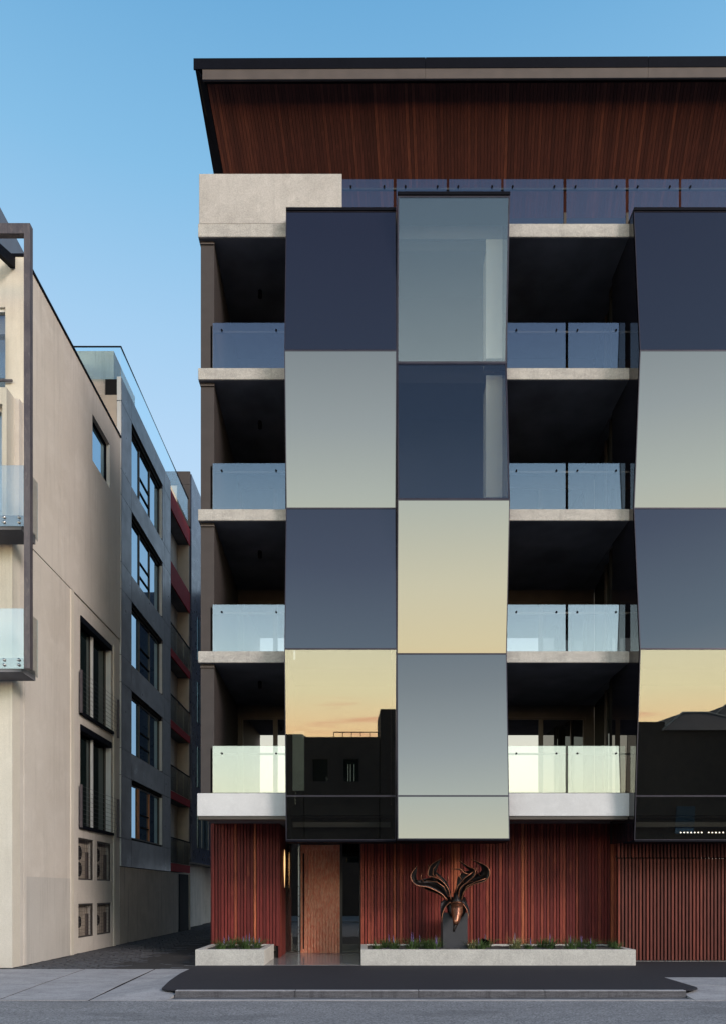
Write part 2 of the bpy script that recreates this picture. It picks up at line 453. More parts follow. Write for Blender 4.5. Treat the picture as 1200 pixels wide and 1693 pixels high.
def drive(name, x0, x1, xj, y_back, y_brk, y_front, mat, z_low=-.112, brk=.45):
    """sloping crossover panels"""
    for (a, b) in zip(xj, xj[1:]):
        for (ya, yb) in ((y_front, y_brk), (y_brk, y_back)):
            za = z_low if ya == y_front else z_low * brk
            zb = z_low * brk if yb == y_brk else -.002
            g_ = .016
            f = lambda x, y: x + (-x * .06 if False else 0)
            pts = [(a + g_, ya + g_, za), (b - g_, ya + g_, za), (b - g_, yb - g_, zb), (a + g_, yb - g_, zb)]
            prism('concrete_panel', pts, (0, 0, -.14), mat, foot)
            prism('joint_filler', [(b - .02, ya, za - .006), (b + .02, ya, za - .006), (b + .02, yb, zb - .006), (b - .02, yb, zb - .006)], (0, 0, -.1), M['joint'], foot)
            prism('joint_filler', [(a + .021, yb - .02, zb - .007), (b - .021, yb - .02, zb - .007), (b - .021, yb + .02, zb - .007), (a + .021, yb + .02, zb - .007)], (0, 0, -.1), M['joint'], foot) if ya == y_front else None


drive('crossover', 0, 0, [-17, -14.2, -11.4, -8.6, -5.8, -4.34], 15.15, 13.2, 11.5, M['footpath'])
# narrow dished strip between the driveway and the black path
pts = [(-4.325, 11.5, -.114), (-3.10, 11.5, -.114), (-3.06, 11.88, -.06), (-3.36, 12.2, -.02), (-3.49, 13.15, -.006), (-3.6, 14.3, -.004), (-3.62, 15.15, -.003), (-4.325, 15.15, -.006)]
bm = bmesh.new(); add_prism(bm, [(x, y, -.3) for x, y, z in pts], (0, 0, .1))
for v in list(bm.verts):
    if v.co.z > -.25:
        v.co.z = [z for x, y, z in pts if abs(x - v.co.x) < 1e-4 and abs(y - v.co.y) < 1e-4][0]
link('concrete_strip', bm, M['footpath'], foot)
drive('crossover', 0, 0, [5.61, 8.6, 11.4, 14.2], 13.67, 12.55, 11.5, M['footpath'], brk=.08)
bm = bmesh.new(); add_prism(bm, [(5.26, 11.46, -.3), (5.632, 11.46, -.3), (5.632, 13.66, -.3), (5.645, 12.4, -.3), (5.26, 11.88, -.3)][:3] + [(5.632, 12.6, -.3), (5.5, 12.1, -.3), (5.26, 11.89, -.3)], (0, 0, .1))
for v_ in bm.verts:
    if v_.co.z > -.25: v_.co.z = -.112 + min(1, (v_.co.y - 11.46) / 1.0) * .102
link('concrete_strip', bm, M['footpath'], foot)
box('pavement_panel', -3.62, -3.3, 15.16, 15.86, -.1, -.004, M['footpath'], foot)

# bluestone alley
alley = bpy.data.objects.new('alley', None); COL.objects.link(alley); alley.location = (-5.5, 18, 0); ORG['alley'] = Vector((-5.5, 18, 0)); tag(alley, kind='structure')
protos = []
for k in range(4):
    bm = bmesh.new(); add_box(bm, -.15, .15, -.085, .085, 0, .09)
    bmesh.ops.bevel(bm, geom=bm.edges[:], offset=.018, segments=1, affect='EDGES')
    for v in bm.verts: v.co += Vector((rnd.uniform(-.012, .012), rnd.uniform(-.01, .01), rnd.uniform(-.008, .008)))
    me = bpy.data.meshes.new('bluestone_pitcher'); bm.to_mesh(me); bm.free(); me.materials.append(M['bluestone']); protos.append(me)
row = 0; y = 15.26; count = 0
stuff = bmesh.new()
while y < 34:
    x = -7.36 + (row % 2) * .16
    while x < -3.72 - (0 if y > 17.5 else .0):
        z = -.094 + rnd.uniform(-.012, .012) + .02 * math.sin(x * 1.7)
        xe = -3.62 if y > 15.9 else -3.66
        if x < xe:
            if count < 285:
                o = bpy.data.objects.new('bluestone_pitcher', rnd.choice(protos)); COL.objects.link(o); o.parent = alley
                o.location = Vector((x, y, z)) - Vector(alley.location); o.rotation_euler = (rnd.uniform(-.04, .04), rnd.uniform(-.04, .04), rnd.uniform(-.03, .03))
                o.scale = (rnd.uniform(.9, 1.02), rnd.uniform(.92, 1.05), 1); count += 1
            else: add_box(stuff, x - .145, x + .145, y - .08, y + .08, z, z + .09 + rnd.uniform(-.008, .008))
        x += .325
    y += .185; row += 1
o = link('far_pitchers', stuff, M['bluestone'], alley); o['kind'] = 'stuff'

# ------------------------------------------------------------------ main apartment building
YF = 15.87
AB = thing('apartment_building', (3, 17, 0), 'modern apartment block with checkerboard mirror glass bays, concrete balconies and red timber base', 'building')
# body behind
bm = bmesh.new(); add_box(bm, -3.5, 15, 19.75, 34, 0, 15.9); link('body', bm, M['old_concrete'], AB)
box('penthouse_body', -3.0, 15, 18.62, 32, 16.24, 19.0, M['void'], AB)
# storey levels: slab tops
FL = [3.77, 6.88, 9.99, 13.08, 16.24]


def slab(x0, x1, zt, th, mat, name='slab_edge'):
    s = box(name, x0, x1, YF, YF + .05, zt - th, zt, mat, AB, bevel=.008)
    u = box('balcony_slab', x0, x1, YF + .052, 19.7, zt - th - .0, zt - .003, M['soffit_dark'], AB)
    return s


for i, zt in enumerate(FL[:4]):
    th = .50 if i == 0 else .25
    m = M['slab_white'] if i == 0 else M['slab']
    xl = -3.62 if i == 0 else -3.60
    slab(xl, -1.67, zt, th, m); slab(3.10, 5.83, zt, th, m)
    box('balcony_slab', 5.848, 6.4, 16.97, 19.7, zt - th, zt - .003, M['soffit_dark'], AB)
# terrace slab at the top
box('slab_edge', -3.60, -1.67, YF, YF + .05, 15.95, 16.24, M['slab'], AB, bevel=.008)
box('slab_edge', 3.10, 5.83, YF, YF + .05, 15.95, 16.24, M['slab'], AB, bevel=.008)
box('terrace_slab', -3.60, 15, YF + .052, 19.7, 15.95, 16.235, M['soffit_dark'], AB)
box('parapet', -3.58, -.463, YF + .006, YF + .2, 16.243, 17.34, M['concrete'], AB, bevel=.008)
box('parapet', -3.58, -3.40, YF + .202, 18.6, 16.243, 17.33, M['concrete'], AB, bevel=.008)

# blade wall at the left and light fittings
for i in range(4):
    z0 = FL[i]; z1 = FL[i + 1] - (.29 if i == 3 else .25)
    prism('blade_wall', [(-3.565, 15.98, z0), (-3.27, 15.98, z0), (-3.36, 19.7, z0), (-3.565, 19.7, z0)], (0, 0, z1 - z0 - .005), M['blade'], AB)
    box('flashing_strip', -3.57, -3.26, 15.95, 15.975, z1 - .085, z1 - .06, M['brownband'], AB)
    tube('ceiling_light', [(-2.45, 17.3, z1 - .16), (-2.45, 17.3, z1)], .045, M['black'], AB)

# sliding doors behind the balconies
for i in range(4):
    z0 = FL[i]; z1 = FL[i + 1] - (.29 if i == 3 else .25)
    for (x0, x1, cuts) in ((-3.36, -1.67, (-3.28, -2.35, -1.69)), (3.1, 6.2, (3.12, 4.78, 5.98))):
        box('door_head', x0, x1, 19.5, 19.7, z1 - .32, z1, M['frame'], AB)
        if i == 3 or (i == 2 and x0 > 0):
            pass
        for a, b in zip(cuts, cuts[1:]):
            fr = bmesh.new(); wall_grid(fr, 'Y', 19.52, 19.60, a, b, z0, z1 - .32, [(a + .06, b - .06, z0 + .06, z1 - .38)])
            d = link('sliding_door', fr, M['frame'], AB)
            box('pane', a + .061, b - .061, 19.55, 19.57, z0 + .061, z1 - .381, M['glass_door'], d)
        if cuts[0] > x0: box('door_jamb', x0, cuts[0], 19.5, 19.7, z0, z1 - .32, M['frame'], AB)
        if cuts[-1] < x1: box('door_jamb', cuts[-1] + .001, x1, 19.49, 19.7, z0, z1 - .32, M['frame'], AB)
    # glazed flank of the bay at the right, slightly splayed
    def sp(y): return 5.835 + (y - YF) * .104
    for (ya, yb) in ((16.95, 18.05), (18.05, 19.48)):
        fr = prism('side_window', [(sp(ya), ya, z0), (sp(yb), yb, z0), (sp(yb) + .08, yb, z0), (sp(ya) + .08, ya, z0)], (0, 0, z1 - z0 - .004), M['void'], AB)
        prism('pane', [(sp(ya + .07) - .012, ya + .07, z0 + .07), (sp(yb - .05) - .012, yb - .05, z0 + .07), (sp(yb - .05) - .004, yb - .05, z0 + .07), (sp(ya + .07) - .004, ya + .07, z0 + .07)], (0, 0, z1 - z0 - .16), M['glass_dark'], fr)
    box('mullion', sp(18.05) - .05, sp(18.05) + .02, 18.0, 18.1, z0, z1 - .004, M['frame'], AB)

# balustrades
YB = 15.95


def balustrade(z0, x0, x1, panes, rail=True, post=None):
    x_c = (x0 + x1) / 2
    bmr = bmesh.new(); add_box(bmr, x0, x1, YB + .045, YB + .085, z0 + .865, z0 + .905)
    add_box(bmr, x0, x1, YB - .012, YB + .028, z0, z0 + .02)
    b = link('balustrade', bmr, M['frame'], AB)
    for (a, c) in panes:
        box('glass_pane', a, c, YB, YB + .012, z0 + .021, z0 + 1.05, M['glass_rail'], b)
        for xx in (a + .2, c - .2):
            tube('bolt', [(xx, YB - .016, z0 + .885), (xx, YB + .045, z0 + .885)], .022, M['black'], b, 8)
    return b


for i in range(4):
    b = balustrade(FL[i], U(350, YB), -1.69, [(U(352, YB), U(472, YB))])
    box('corner_post', U(348, YB), U(350.5, YB), YB + .03, YB + .09, FL[i], FL[i] + 1.0, M['black'], b)
    balustrade(FL[i], U(841, YB), U(1038, YB), [(U(838, YB), U(934.5, YB)), (U(939, YB), U(1033, YB))])
L5 = [(565, 650), (655, 738), (742, 828), (832, 931), (936, 1034), (1039, 1122), (1126, 1222), (1227, 1320)]
balustrade(16.24, U(565, YB), U(1322, YB), [(U(a, YB), U(b, YB)) for a, b in L5])
for k in range(7):
    a = U(L5[k][1], YB) + .005
    box('terrace_door_post', a * 1.158, a * 1.158 + .07, 18.45, 18.6, 16.24, 18.9, M['frame'], AB)

# zigzag mirror glass bays -------------------------------------------------
YO, YI = 15.25, 15.60


def bay(x0, x1, prof, kinds, top, bottom_join=None):
    """prof: [(z, Y)] from top to bottom; kinds per facet"""
    B = prism('glass_bay', [(x0, prof[0][1] - .025, top + .005), (x1, prof[0][1] - .025, top + .005), (x1, 16.2, top + .005), (x0, 16.2, top + .005)], (0, 0, .065), M['black'], AB)
    for xs, s in ((x0, 1), (x1, -1)):
        poly = [(xs, y + .005, z) for z, y in prof] + [(xs, 16.95, prof[-1][0]), (xs, 16.95, prof[0][0])]
        prism('side_glazing', poly, (s * .03, 0, 0), M['glass_mirror'], B)
    for (za, ya), (zb, yb), kd in zip(prof, prof[1:], kinds):
        g_ = .014
        d = Vector((0, yb - ya, zb - za)); L = d.length; d.normalize(); nrm = Vector((0, d.z, -d.y))
        if nrm.y > 0: nrm = -nrm     # outward = -Y
        A = Vector((0, ya, za)) + d * g_; C = Vector((0, yb, zb)) - d * g_
        xa, xb = x0 + g_, x1 - g_
        pts = [(xa, A.y, A.z), (xb, A.y, A.z), (xb, C.y, C.z), (xa, C.y, C.z)]
        gp = prism('glass_panel', pts, tuple(-nrm * .012), M[kd], B)
        # slim frame round the facet
        bm = bmesh.new(); fw = .032 if kd == 'glass_vision' else .018

        def bar(xa_, xb_, s0, s1):
            P0 = Vector((0, ya, za)) + d * s0; P1 = Vector((0, ya, za)) + d * s1
            q = [Vector((xa_, P0.y, P0.z)), Vector((xb_, P0.y, P0.z)), Vector((xb_, P1.y, P1.z)), Vector((xa_, P1.y, P1.z))]
            q = [v + nrm * .004 for v in q]
            add_prism(bm, q, tuple(-nrm * .06))
        bar(x0, x1, 0, fw); bar(x0, x1, L - fw, L); bar(x0, x0 + fw, fw, L - fw); bar(x1 - fw, x1, fw, L - fw)
        link('panel_frame', bm, M['panelframe'], B)
    zb, yb = prof[-1]
    box('sill_trim', x0, x1, yb - .02, 16.2, zb - .035, zb - .002, M['black'], B)
    return B


A_top = [(16.25, YI), (13.0, YO), (9.86, YI), (6.72, YO), (3.66, 15.50), (2.72, 15.57)]
B_top = [(16.25, YO), (12.99, YI), (9.86, YO), (6.73, YI), (3.64, 15.35), (2.72, 15.28)]
mir = 'glass_mirror'
bayA = bay(-1.648, .705, A_top, [mir, mir, mir, 'glass_smoke', 'glass_smoke'], 16.25)
bayB = bay(.722, 3.082, B_top, ['glass_vision', 'glass_vision', mir, mir, mir], 16.25)
bayC = bay(5.815, 9.6, A_top, [mir, mir, mir, 'glass_smoke', 'glass_smoke'], 16.25)
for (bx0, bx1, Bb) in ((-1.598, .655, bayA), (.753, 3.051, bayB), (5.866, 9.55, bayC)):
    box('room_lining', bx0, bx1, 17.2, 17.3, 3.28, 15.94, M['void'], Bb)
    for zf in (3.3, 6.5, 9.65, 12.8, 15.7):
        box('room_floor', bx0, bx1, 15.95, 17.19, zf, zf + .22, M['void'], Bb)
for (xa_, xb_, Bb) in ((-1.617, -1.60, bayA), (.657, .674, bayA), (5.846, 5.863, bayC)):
    box('glint_blocker', xa_, xb_, 15.64, 17.19, 2.74, 6.9, M['void'], Bb)  # added dark liners that block a stray bright reflection inside the side glass
# pale columns seen inside the middle bay
box('interior_column', U(803, 15.93), U(832, 15.93), 15.93, 16.3, 13.33, 16.04, M['column'], bayB)
box('interior_column', U(803, 15.93), U(832, 15.93), 15.93, 16.3, 10.28, 12.96, M['column'], bayB)
# faint interior bits in the low bays
box('curtain', U(484, 16.4), U(503, 16.4), 16.4, 16.45, 3.9, 5.25, M['grey_blind'], bayA)
for px in (575, 579, 585): box('blind_cord', U(px, 16.3), U(px + .9, 16.3), 16.3, 16.32, Z(1292, 16.3), Z(1264, 16.3), M['curtain'], bayA)
box('interior_rail', -1.55, .6, 16.1, 16.14, 3.05, 3.16, M['brownband'], bayA)
box('interior_rail', 5.9, 9.5, 16.1, 16.14, 3.05, 3.16, M['brownband'], bayC)
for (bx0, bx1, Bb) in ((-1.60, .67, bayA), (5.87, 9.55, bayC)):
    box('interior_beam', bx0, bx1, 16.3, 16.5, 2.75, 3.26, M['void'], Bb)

# ground floor soffit, bronze underside
box('entry_soffit', -3.61, 15, YF + .31, 19.7, 3.272, 3.30, M['entry_soffit'], AB)
for (a, b) in ((-3.60, -1.66), (3.10, 5.8)):
    box('drip_edge', a, b, YF + .03, YF + .3, 3.20, 3.268, M['frame'], AB)

# timber walls of battens
YT = 17.6


def batten_wall(name, x0, x1, y, z0, z1, pitch, bw, bd, mat, back=True, dy=0):
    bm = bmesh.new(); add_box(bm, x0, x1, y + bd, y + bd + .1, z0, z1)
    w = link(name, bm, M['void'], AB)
    meshes = []
    for k in range(3):
        bm = bmesh.new(); add_box(bm, -bw[k] / 2, bw[k] / 2, 0, bd, 0, z1 - z0)
        bmesh.ops.bevel(bm, geom=[e for e in bm.edges if abs(e.verts[0].co.z - e.verts[1].co.z) > .5], offset=.004, segments=1, affect='EDGES')
        me = bpy.data.meshes.new('batten'); bm.to_mesh(me); bm.free(); me.materials.append(mat); meshes.append(me)
    x = x0 + pitch / 2; k = 0
    while x < x1 - pitch * .3:
        o = bpy.data.objects.new('batten', meshes[k % 3] if rnd.random() < .6 else rnd.choice(meshes)); COL.objects.link(o); o.parent = w
        o.location = Vector((x, y + (rnd.choice((0, .012, .02)) if dy else 0), z0)) - wpos(w); k += 1
        x += pitch
    return w


batten_wall('timber_wall', -3.67, -2.03, YT, .30, 3.27, .0781, (.066, .056, .070), .05, M['timber'], dy=1)
batten_wall('timber_wall', -.055, 6.16, YT, .24, 3.27, .0777, (.066, .056, .070), .05, M['timber'], dy=1)
# return of the left timber wall into the porch and its outer side
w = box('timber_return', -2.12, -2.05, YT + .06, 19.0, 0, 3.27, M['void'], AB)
for k in range(17):
    box('batten', -2.049, -2.01, YT + .02 + k * .08, YT + .085 + k * .08, .01, 3.265, M['timber'], w)
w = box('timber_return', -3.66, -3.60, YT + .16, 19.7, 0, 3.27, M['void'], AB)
for k in range(24):
    box('batten', -3.70, -3.661, YT + .06 + k * .08, YT + .125 + k * .08, .01, 3.265, M['timber'], w)

# entrance
EN_Y = 19.0
box('entrance_floor', -2.66, -.06, YF + .01, 19.2, -.05, .006, M['stone_floor'], AB)
bm = bmesh.new(); wall_grid(bm, 'Y', EN_Y + .03, EN_Y + .09, -1.66, -.57, 0.0, 3.27, [(-1.635, -.60, .0, 2.86)])
link('door_frame', bm, M['frame'], AB)
door = box('front_door', -1.632, -.603, EN_Y + .05, EN_Y + .11, .008, 2.85, M['door'], AB)
for k in range(11):
    x = -1.47 + k * .078
    tube('door_rib', [(x + .035, EN_Y + .052, .02), (x + .035, EN_Y + .052, 2.70)], .013, M['door'], door, 6)
box('door_rail', -1.63, -.605, EN_Y + .035, EN_Y + .05, 2.72, 2.84, M['door'], door)
tube('handle', [(U(502, 18.95), 18.95, .12), (U(502, 18.95), 18.95, 2.62)], .018, M['black'], door)
for (a, b) in ((-2.04, -1.665), (-.565, -.06)):
    fr = bmesh.new(); wall_grid(fr, 'Y', EN_Y, EN_Y + .08, a, b, .0, 3.27, [(a + .03, b - .03, .04, 3.2)])
    s = link('sidelight', fr, M['frame'], AB)
    box('pane', a + .031, b - .031, EN_Y + .03, EN_Y + .045, .041, 3.199, M['glass_smoke'], s)
box('door_jamb_trim', -1.69, -1.655, EN_Y - .02, EN_Y + .02, 0.01, 3.2, M['silver'], AB)
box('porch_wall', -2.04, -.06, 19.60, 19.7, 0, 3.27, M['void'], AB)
# glowing taper shaped as the light wash of the porch wall light
bm = bmesh.new(); add_tube(bm, [(-1.985, 18.45, 1.72 + t * .97) for t in (0, .15, .4, .6, .8, .93, 1)], [.002, .008, .015, .020, .017, .009, .002], 10)
link('wall_lamp_wash', bm, M['lamp_wash'], AB, smooth=True)

# gate of vertical slats at the right
YG = 16.84


def slats(name, x0, x1, y, z0, z1, pitch, w_, d_, mat):
    bm = bmesh.new(); add_box(bm, x0, x1, y + d_, y + d_ + .04, z0, z0 + .05); add_box(bm, x0, x1, y + d_, y + d_ + .04, z1 - .05, z1)
    g_ = link(name, bm, M['void'], AB)
    bm = bmesh.new(); add_box(bm, -w_ / 2, w_ / 2, 0, d_, 0, z1 - z0 - .004); me = bpy.data.meshes.new('slat'); bm.to_mesh(me); bm.free(); me.materials.append(mat)
    x = x0 + pitch / 2
    while x < x1:
        o = bpy.data.objects.new('slat', me); COL.objects.link(o); o.parent = g_; o.location = Vector((x, y, z0 + .002)) - wpos(g_)
        x += pitch
    return g_


slats('slatted_gate', 5.90, 10.5, YG, .02, 2.385, .083, .045, .05, M['gate_timber'])
slats('slatted_screen', 5.90, 10.5, YG + .02, 2.41, 3.265, .083, .045, .05, M['gate_timber'])
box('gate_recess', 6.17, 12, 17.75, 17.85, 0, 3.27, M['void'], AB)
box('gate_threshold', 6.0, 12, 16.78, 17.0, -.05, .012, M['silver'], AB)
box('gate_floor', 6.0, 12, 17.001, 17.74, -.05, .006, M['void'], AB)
# rows of tiny lamps
ls = box('light_strip', 6.75, 8.3, 16.02, 16.05, 3.02, 3.05, M['black'], AB)
for px in (1125, 1130.8, 1136.5, 1142.4, 1148.2, 1154, 1159.8, 1171.5, 1177.4, 1183.3, 1189.2, 1195.5):
    Y_ = 15.98; bm = bmesh.new(); bmesh.ops.create_icosphere(bm, subdivisions=1, radius=.015, matrix=Matrix.Translation((U(px, Y_), Y_, Z(1377, Y_))))
    link('bulb', bm, M['bulb'], ls)
ls = box('light_strip', 7.8, 8.9, 17.35, 17.38, 2.42, 2.44, M['black'], AB)
for px in (1160, 1166, 1171.5, 1177.4, 1183.3, 1189.2, 1195.2):
    Y_ = 17.3; bm = bmesh.new(); bmesh.ops.create_icosphere(bm, subdivisions=1, radius=.014, matrix=Matrix.Translation((U(px, Y_) - .0, Y_, Z(1421, Y_))))
    link('bulb', bm, M['bulb'], ls)

# roof: raking timber soffit ------------------------------------------------
SL, DR = .853, .146
RISE = .0042


def rz(x): return RISE * (x + 3.86)
YS0, ZS0 = 16.80, 20.43
YS1 = 18.62


def sof(x, y): return (x + DR * (y - YS0), y, ZS0 - SL * (y - YS0) + rz(x))


RF = prism('roof', [(-3.86, 16.66, 20.74), (14.5, 16.66, 20.74 + rz(14.5)), (17, 32, 20.2), (-1.8, 32, 20.2)], (0, 0, -.06), M['black'], AB)
# boards
bw = .0815
x = -3.62; k = 0
bme = bmesh.new()
Ls = YS1 - YS0
add_prism(bme, [(0, 0, 0), (bw - .007, 0, 0), (bw - .007 + DR * Ls, Ls, -SL * Ls), (DR * Ls, Ls, -SL * Ls)], (0, .012, .014))
meb = bpy.data.meshes.new('soffit_board'); bmesh.ops.recalc_face_normals(bme, faces=bme.faces); bme.to_mesh(meb); bme.free(); meb.materials.append(M['soffit_timber'])
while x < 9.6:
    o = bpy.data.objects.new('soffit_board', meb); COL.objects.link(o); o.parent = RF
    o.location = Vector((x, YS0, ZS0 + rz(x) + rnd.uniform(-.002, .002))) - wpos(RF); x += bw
# backing over the boards
a, b, c, d = sof(-3.8, YS0), sof(13.5, YS0), sof(13.5, YS1), sof(-3.8, YS1)
prism('soffit_backing', [(p[0], p[1] + .02, p[2] + .022) for p in (a, b, c, d)], (0, .1, .12), M['void'], RF)
# verge board on the left edge
prism('verge_board', [(-3.87, 16.60, 20.66), (-3.66, 16.61, 20.20), (-3.635, 16.80, 20.42), sof(-3.635, YS1), (sof(-3.88, YS1)[0], YS1, sof(-3.88, YS1)[2] - .02)], (0, .06, .10), M['black'], RF)
# front fascia in lengths
fx = [-3.87, U(703, 16.6), U(1071, 16.6), 14.5]
for a, b in zip(fx, fx[1:]):
    prism('fascia', [(a + .004, 16.58, 20.43 + rz(a)), (b - .004, 16.58, 20.43 + rz(b)), (b - .004, 16.58, 20.675 + rz(b)), (a + .004, 16.58, 20.675 + rz(a))], (0, .03, 0), M['black'], RF)
fx = [U(335, 16.6), U(703, 16.6), U(1071, 16.6), 14.5]
for a, b in zip(fx, fx[1:]):
    prism('bronze_band', [(a + .003, 16.59, 20.20 + rz(a)), (b - .003, 16.59, 20.20 + rz(b)), (b - .003, 16.59, 20.428 + rz(b)), (a + .003, 16.59, 20.428 + rz(a))], (0, .05, 0), M['brownband'], RF)
prism('drip_strip', [(-3.66, 16.595, 20.175), (14.5, 16.595, 20.175 + rz(14.5)), (14.5, 16.595, 20.198 + rz(14.5)), (-3.66, 16.595, 20.198)], (0, .25, .20), M['black'], RF)

# ------------------------------------------------------------------ left rendered building
XW = -7.42


def WY(px): return -XW * 1200 / (600 - px)


LB = thing('apartment_building', (-9.5, 18.5, 0), 'sand coloured rendered block at the left edge with glass balconies and a steel frame', 'building')
y0, ym, y1 = 15.36, 18.50, 22.25
GZ = 9.33
winA = (19.10, 21.45, 6.30, 8.90); winB = (19.10, 21.45, 3.30, 6.03)
v = [(18.98, 20.05, 1.93, 3.04), (20.32, 21.45, 1.93, 3.04), (18.98, 20.05, .40, 1.30), (20.32, 21.45, .40, 1.30)]
wtop = (WY(153), WY(182), 13.47, 14.75)
bm = bmesh.new(); wall_grid(bm, 'X', XW - .02, XW - .4, 18.52, 22.2, 0, GZ - .02, [winA, winB] + v); link('side_wall', bm, M['render'], LB)
bm = bmesh.new(); add_box(bm, XW - .4, XW, y0 + .352, 18.5, 0, GZ - .02); link('side_wall', bm, M['render'], LB)
bm = bmesh.new(); wall_grid(bm, 'X', XW + .0, XW - .4, 15.88, 17.9, GZ + .012, 15.52, []); link('side_wall', bm, M['render'], LB)
bm = bmesh.new(); wall_grid(bm, 'X', XW + .0, XW - .4, 17.91, 22.2, GZ + .012, 15.52, [wtop]); link('side_wall', bm, M['render'], LB)
box('coping', XW - .42, XW + .03, 15.86, 22.22, 15.52, 15.58, M['black'], LB)
box('pilaster', XW - .015, XW + .03, 18.40, 18.58, 0, GZ - .03, M['render_pale'], LB)
box('pilaster', XW - .018, XW + .02, 21.60, 21.74, 0, 8.95, M['render_pale'], LB)
box('front_corner_strip', XW, XW + .012, 15.88, 15.98, 0, 9.2, M['render'], LB)
box('painted_patch', XW + .001, XW + .006, 15.985, 18.39, .0, 1.95, M['patch'], LB)
box('core', -14, XW - .42, 16.1, 22.2, 0, 15.4, M['render'], LB)


def side_window(par, Y0, Y1, z0, z1, panes, glassm, frm, depth=.16, X=XW, jamb=None):
    bm = bmesh.new(); holes = []
    n = panes; wgap = (Y1 - Y0 - .05 * (n + 1)) / n
    for k in range(n):
        a = Y0 + .05 + k * (wgap + .05); holes.append((a, a + wgap, z0 + .05, z1 - .05))
    wall_grid(bm, 'X', X - depth, X - depth - .07, Y0 + .001, Y1 - .001, z0 + .001, z1 - .001, holes)
    w = link('window', bm, frm, par)
    for h in holes: box('pane', X - depth - .05, X - depth - .035, h[0] + .001, h[1] - .001, h[2] + .001, h[3] - .001, glassm, w)
    if jamb: box('jamb_lining', X - depth + .001, X - .004, Y1 - .02, Y1 - .002, z0 + .002, z1 - .002, jamb, w)
    return w


for wv in (winA, winB):
    w = side_window(LB, *wv, 2, M['glass_dark'], M['frame'], .15, XW - .02, M['white_metal'])
    box('blind_box', XW - .16, XW + .01, wv[0], wv[1], wv[3] - .16, wv[3] - .002, M['black'], w)
    box('sill', XW - .16, XW + .06, wv[0] - .06, wv[1] + .04, wv[2] - .02, wv[2] + .06, M['black'], w)
    box('centre_mullion', XW - .18, XW - .12, (wv[0] + wv[1]) / 2 - .03, (wv[0] + wv[1]) / 2 + .03, wv[2] + .07, wv[3] - .17, M['white_metal'], w)
    # projecting wire guard
    zt = wv[2] + 1.12; gb = bmesh.new()
    for k in range(9): add_box(gb, XW + .065, XW + .071, wv[0] - .1, wv[1] + .38, wv[2] + .12 + k * .12, wv[2] + .126 + k * .12)
    gr = link('wire_guard', gb, M['greymetal'], LB)
    box('guard_post', XW + .03, XW + .09, wv[0] - .16, wv[0] - .10, wv[2] - .0, zt, M['greymetal'], gr)
    box('guard_post', XW + .03, XW + .09, wv[1] + .36, wv[1] + .42, wv[2] - .05, zt - .02, M['greymetal'], gr)
w = side_window(LB, *wtop, 1, M['glass_window'], M['black'], .10, XW, M['white_metal'])
for vv in v:
    bm = bmesh.new(); n_ = 9; m_ = 10; X = XW - .06
    holes = []
    for k in range(n_):
        yy = vv[0] + .03 + (vv[1] - vv[0] - .06) * k / (n_ - 1); add_box(bm, X, X + .006, yy, yy + .007, vv[2], vv[3])
    for k in range(m_):
        zz = vv[2] + .02 + (vv[3] - vv[2] - .04) * k / (m_ - 1); add_box(bm, X - .006, X, vv[0], vv[1], zz, zz + .007)
    f2 = bmesh.new(); wall_grid(f2, 'X', X - .02, X + .02, vv[0] + .001, vv[1] - .001, vv[2] + .001, vv[3] - .001, [(vv[0] + .04, vv[1] - .04, vv[2] + .04, vv[3] - .04)])
    gr = link('vent_grille', f2, M['frame'], LB); link('wire_mesh', bm, M['greymetal'], gr)
    box('vent_recess', XW - .9, XW - .86, vv[0], vv[1], vv[2], vv[3], M['void'], LB)
    ac = thing('air_conditioner', ((XW - .32), (vv[0] + vv[1]) / 2, vv[2]), {0: 'upper left', 1: 'upper right', 2: 'lower left', 3: 'lower right'}[v.index(vv)] + ' cream air conditioner unit behind the wire grilles in the sandy wall', 'air conditioner', 'air conditioners behind wire grilles')
    h = min(1.0, (vv[3] - vv[2]) * .86)
    box('casing', XW - .62, XW - .15, vv[0] + .06, vv[1] - .06, vv[2] + .02, vv[2] + .02 + h, M['acbody'], ac, bevel=.015)
    for zc in ([.28, .74] if h > .85 else [.5]):
        bm = bmesh.new(); add_tube(bm, [(XW - .151, vv[0] + .36, vv[2] + .02 + h * zc), (XW - .135, vv[0] + .36, vv[2] + .02 + h * zc)], [.2 * h, .2 * h], 20); link('fan_grille', bm, M['void'], ac)
    box('pipe_cover', XW - .15, XW - .10, vv[1] - .26, vv[1] - .14, vv[2] + .03, vv[2] + h * .8, M['brownband'], ac)

# front faces of the left building
box('front_wall', -14, XW - .001, y0 + .0, y0 + .35, 0, 6.0, M['render_pale'], LB)
bm = bmesh.new(); wall_grid(bm, 'Y', y0 + .0, y0 + .35, -14, XW - .001, 6.0, 9.30, [(-11, -7.95, 6.3, 8.7)]); link('front_wall', bm, M['render_pale'], LB)
bm = bmesh.new(); wall_grid(bm, 'Y', y0 + .0, y0 + .35, -14, XW - .12, 9.32, 12.3, [(-11, -7.63, 9.35, 11.95)]); link('front_wall', bm, M['render_pale'], LB)
box('side_step', XW - .16, XW - .02, y0 + .352, 15.87, 9.32, 12.3, M['render'], LB)
bm = bmesh.new(); wall_grid(bm, 'Y', 15.885, 16.1, -14, XW - .401, 12.3, 15.52, [(-11, -7.76, 12.35, 14.42)]); link('front_wall', bm, M['render_pale'], LB)
box('front_wall', XW - .4, XW - .002, 15.87, 15.879, 12.3, 15.5, M['render_pale'], LB)
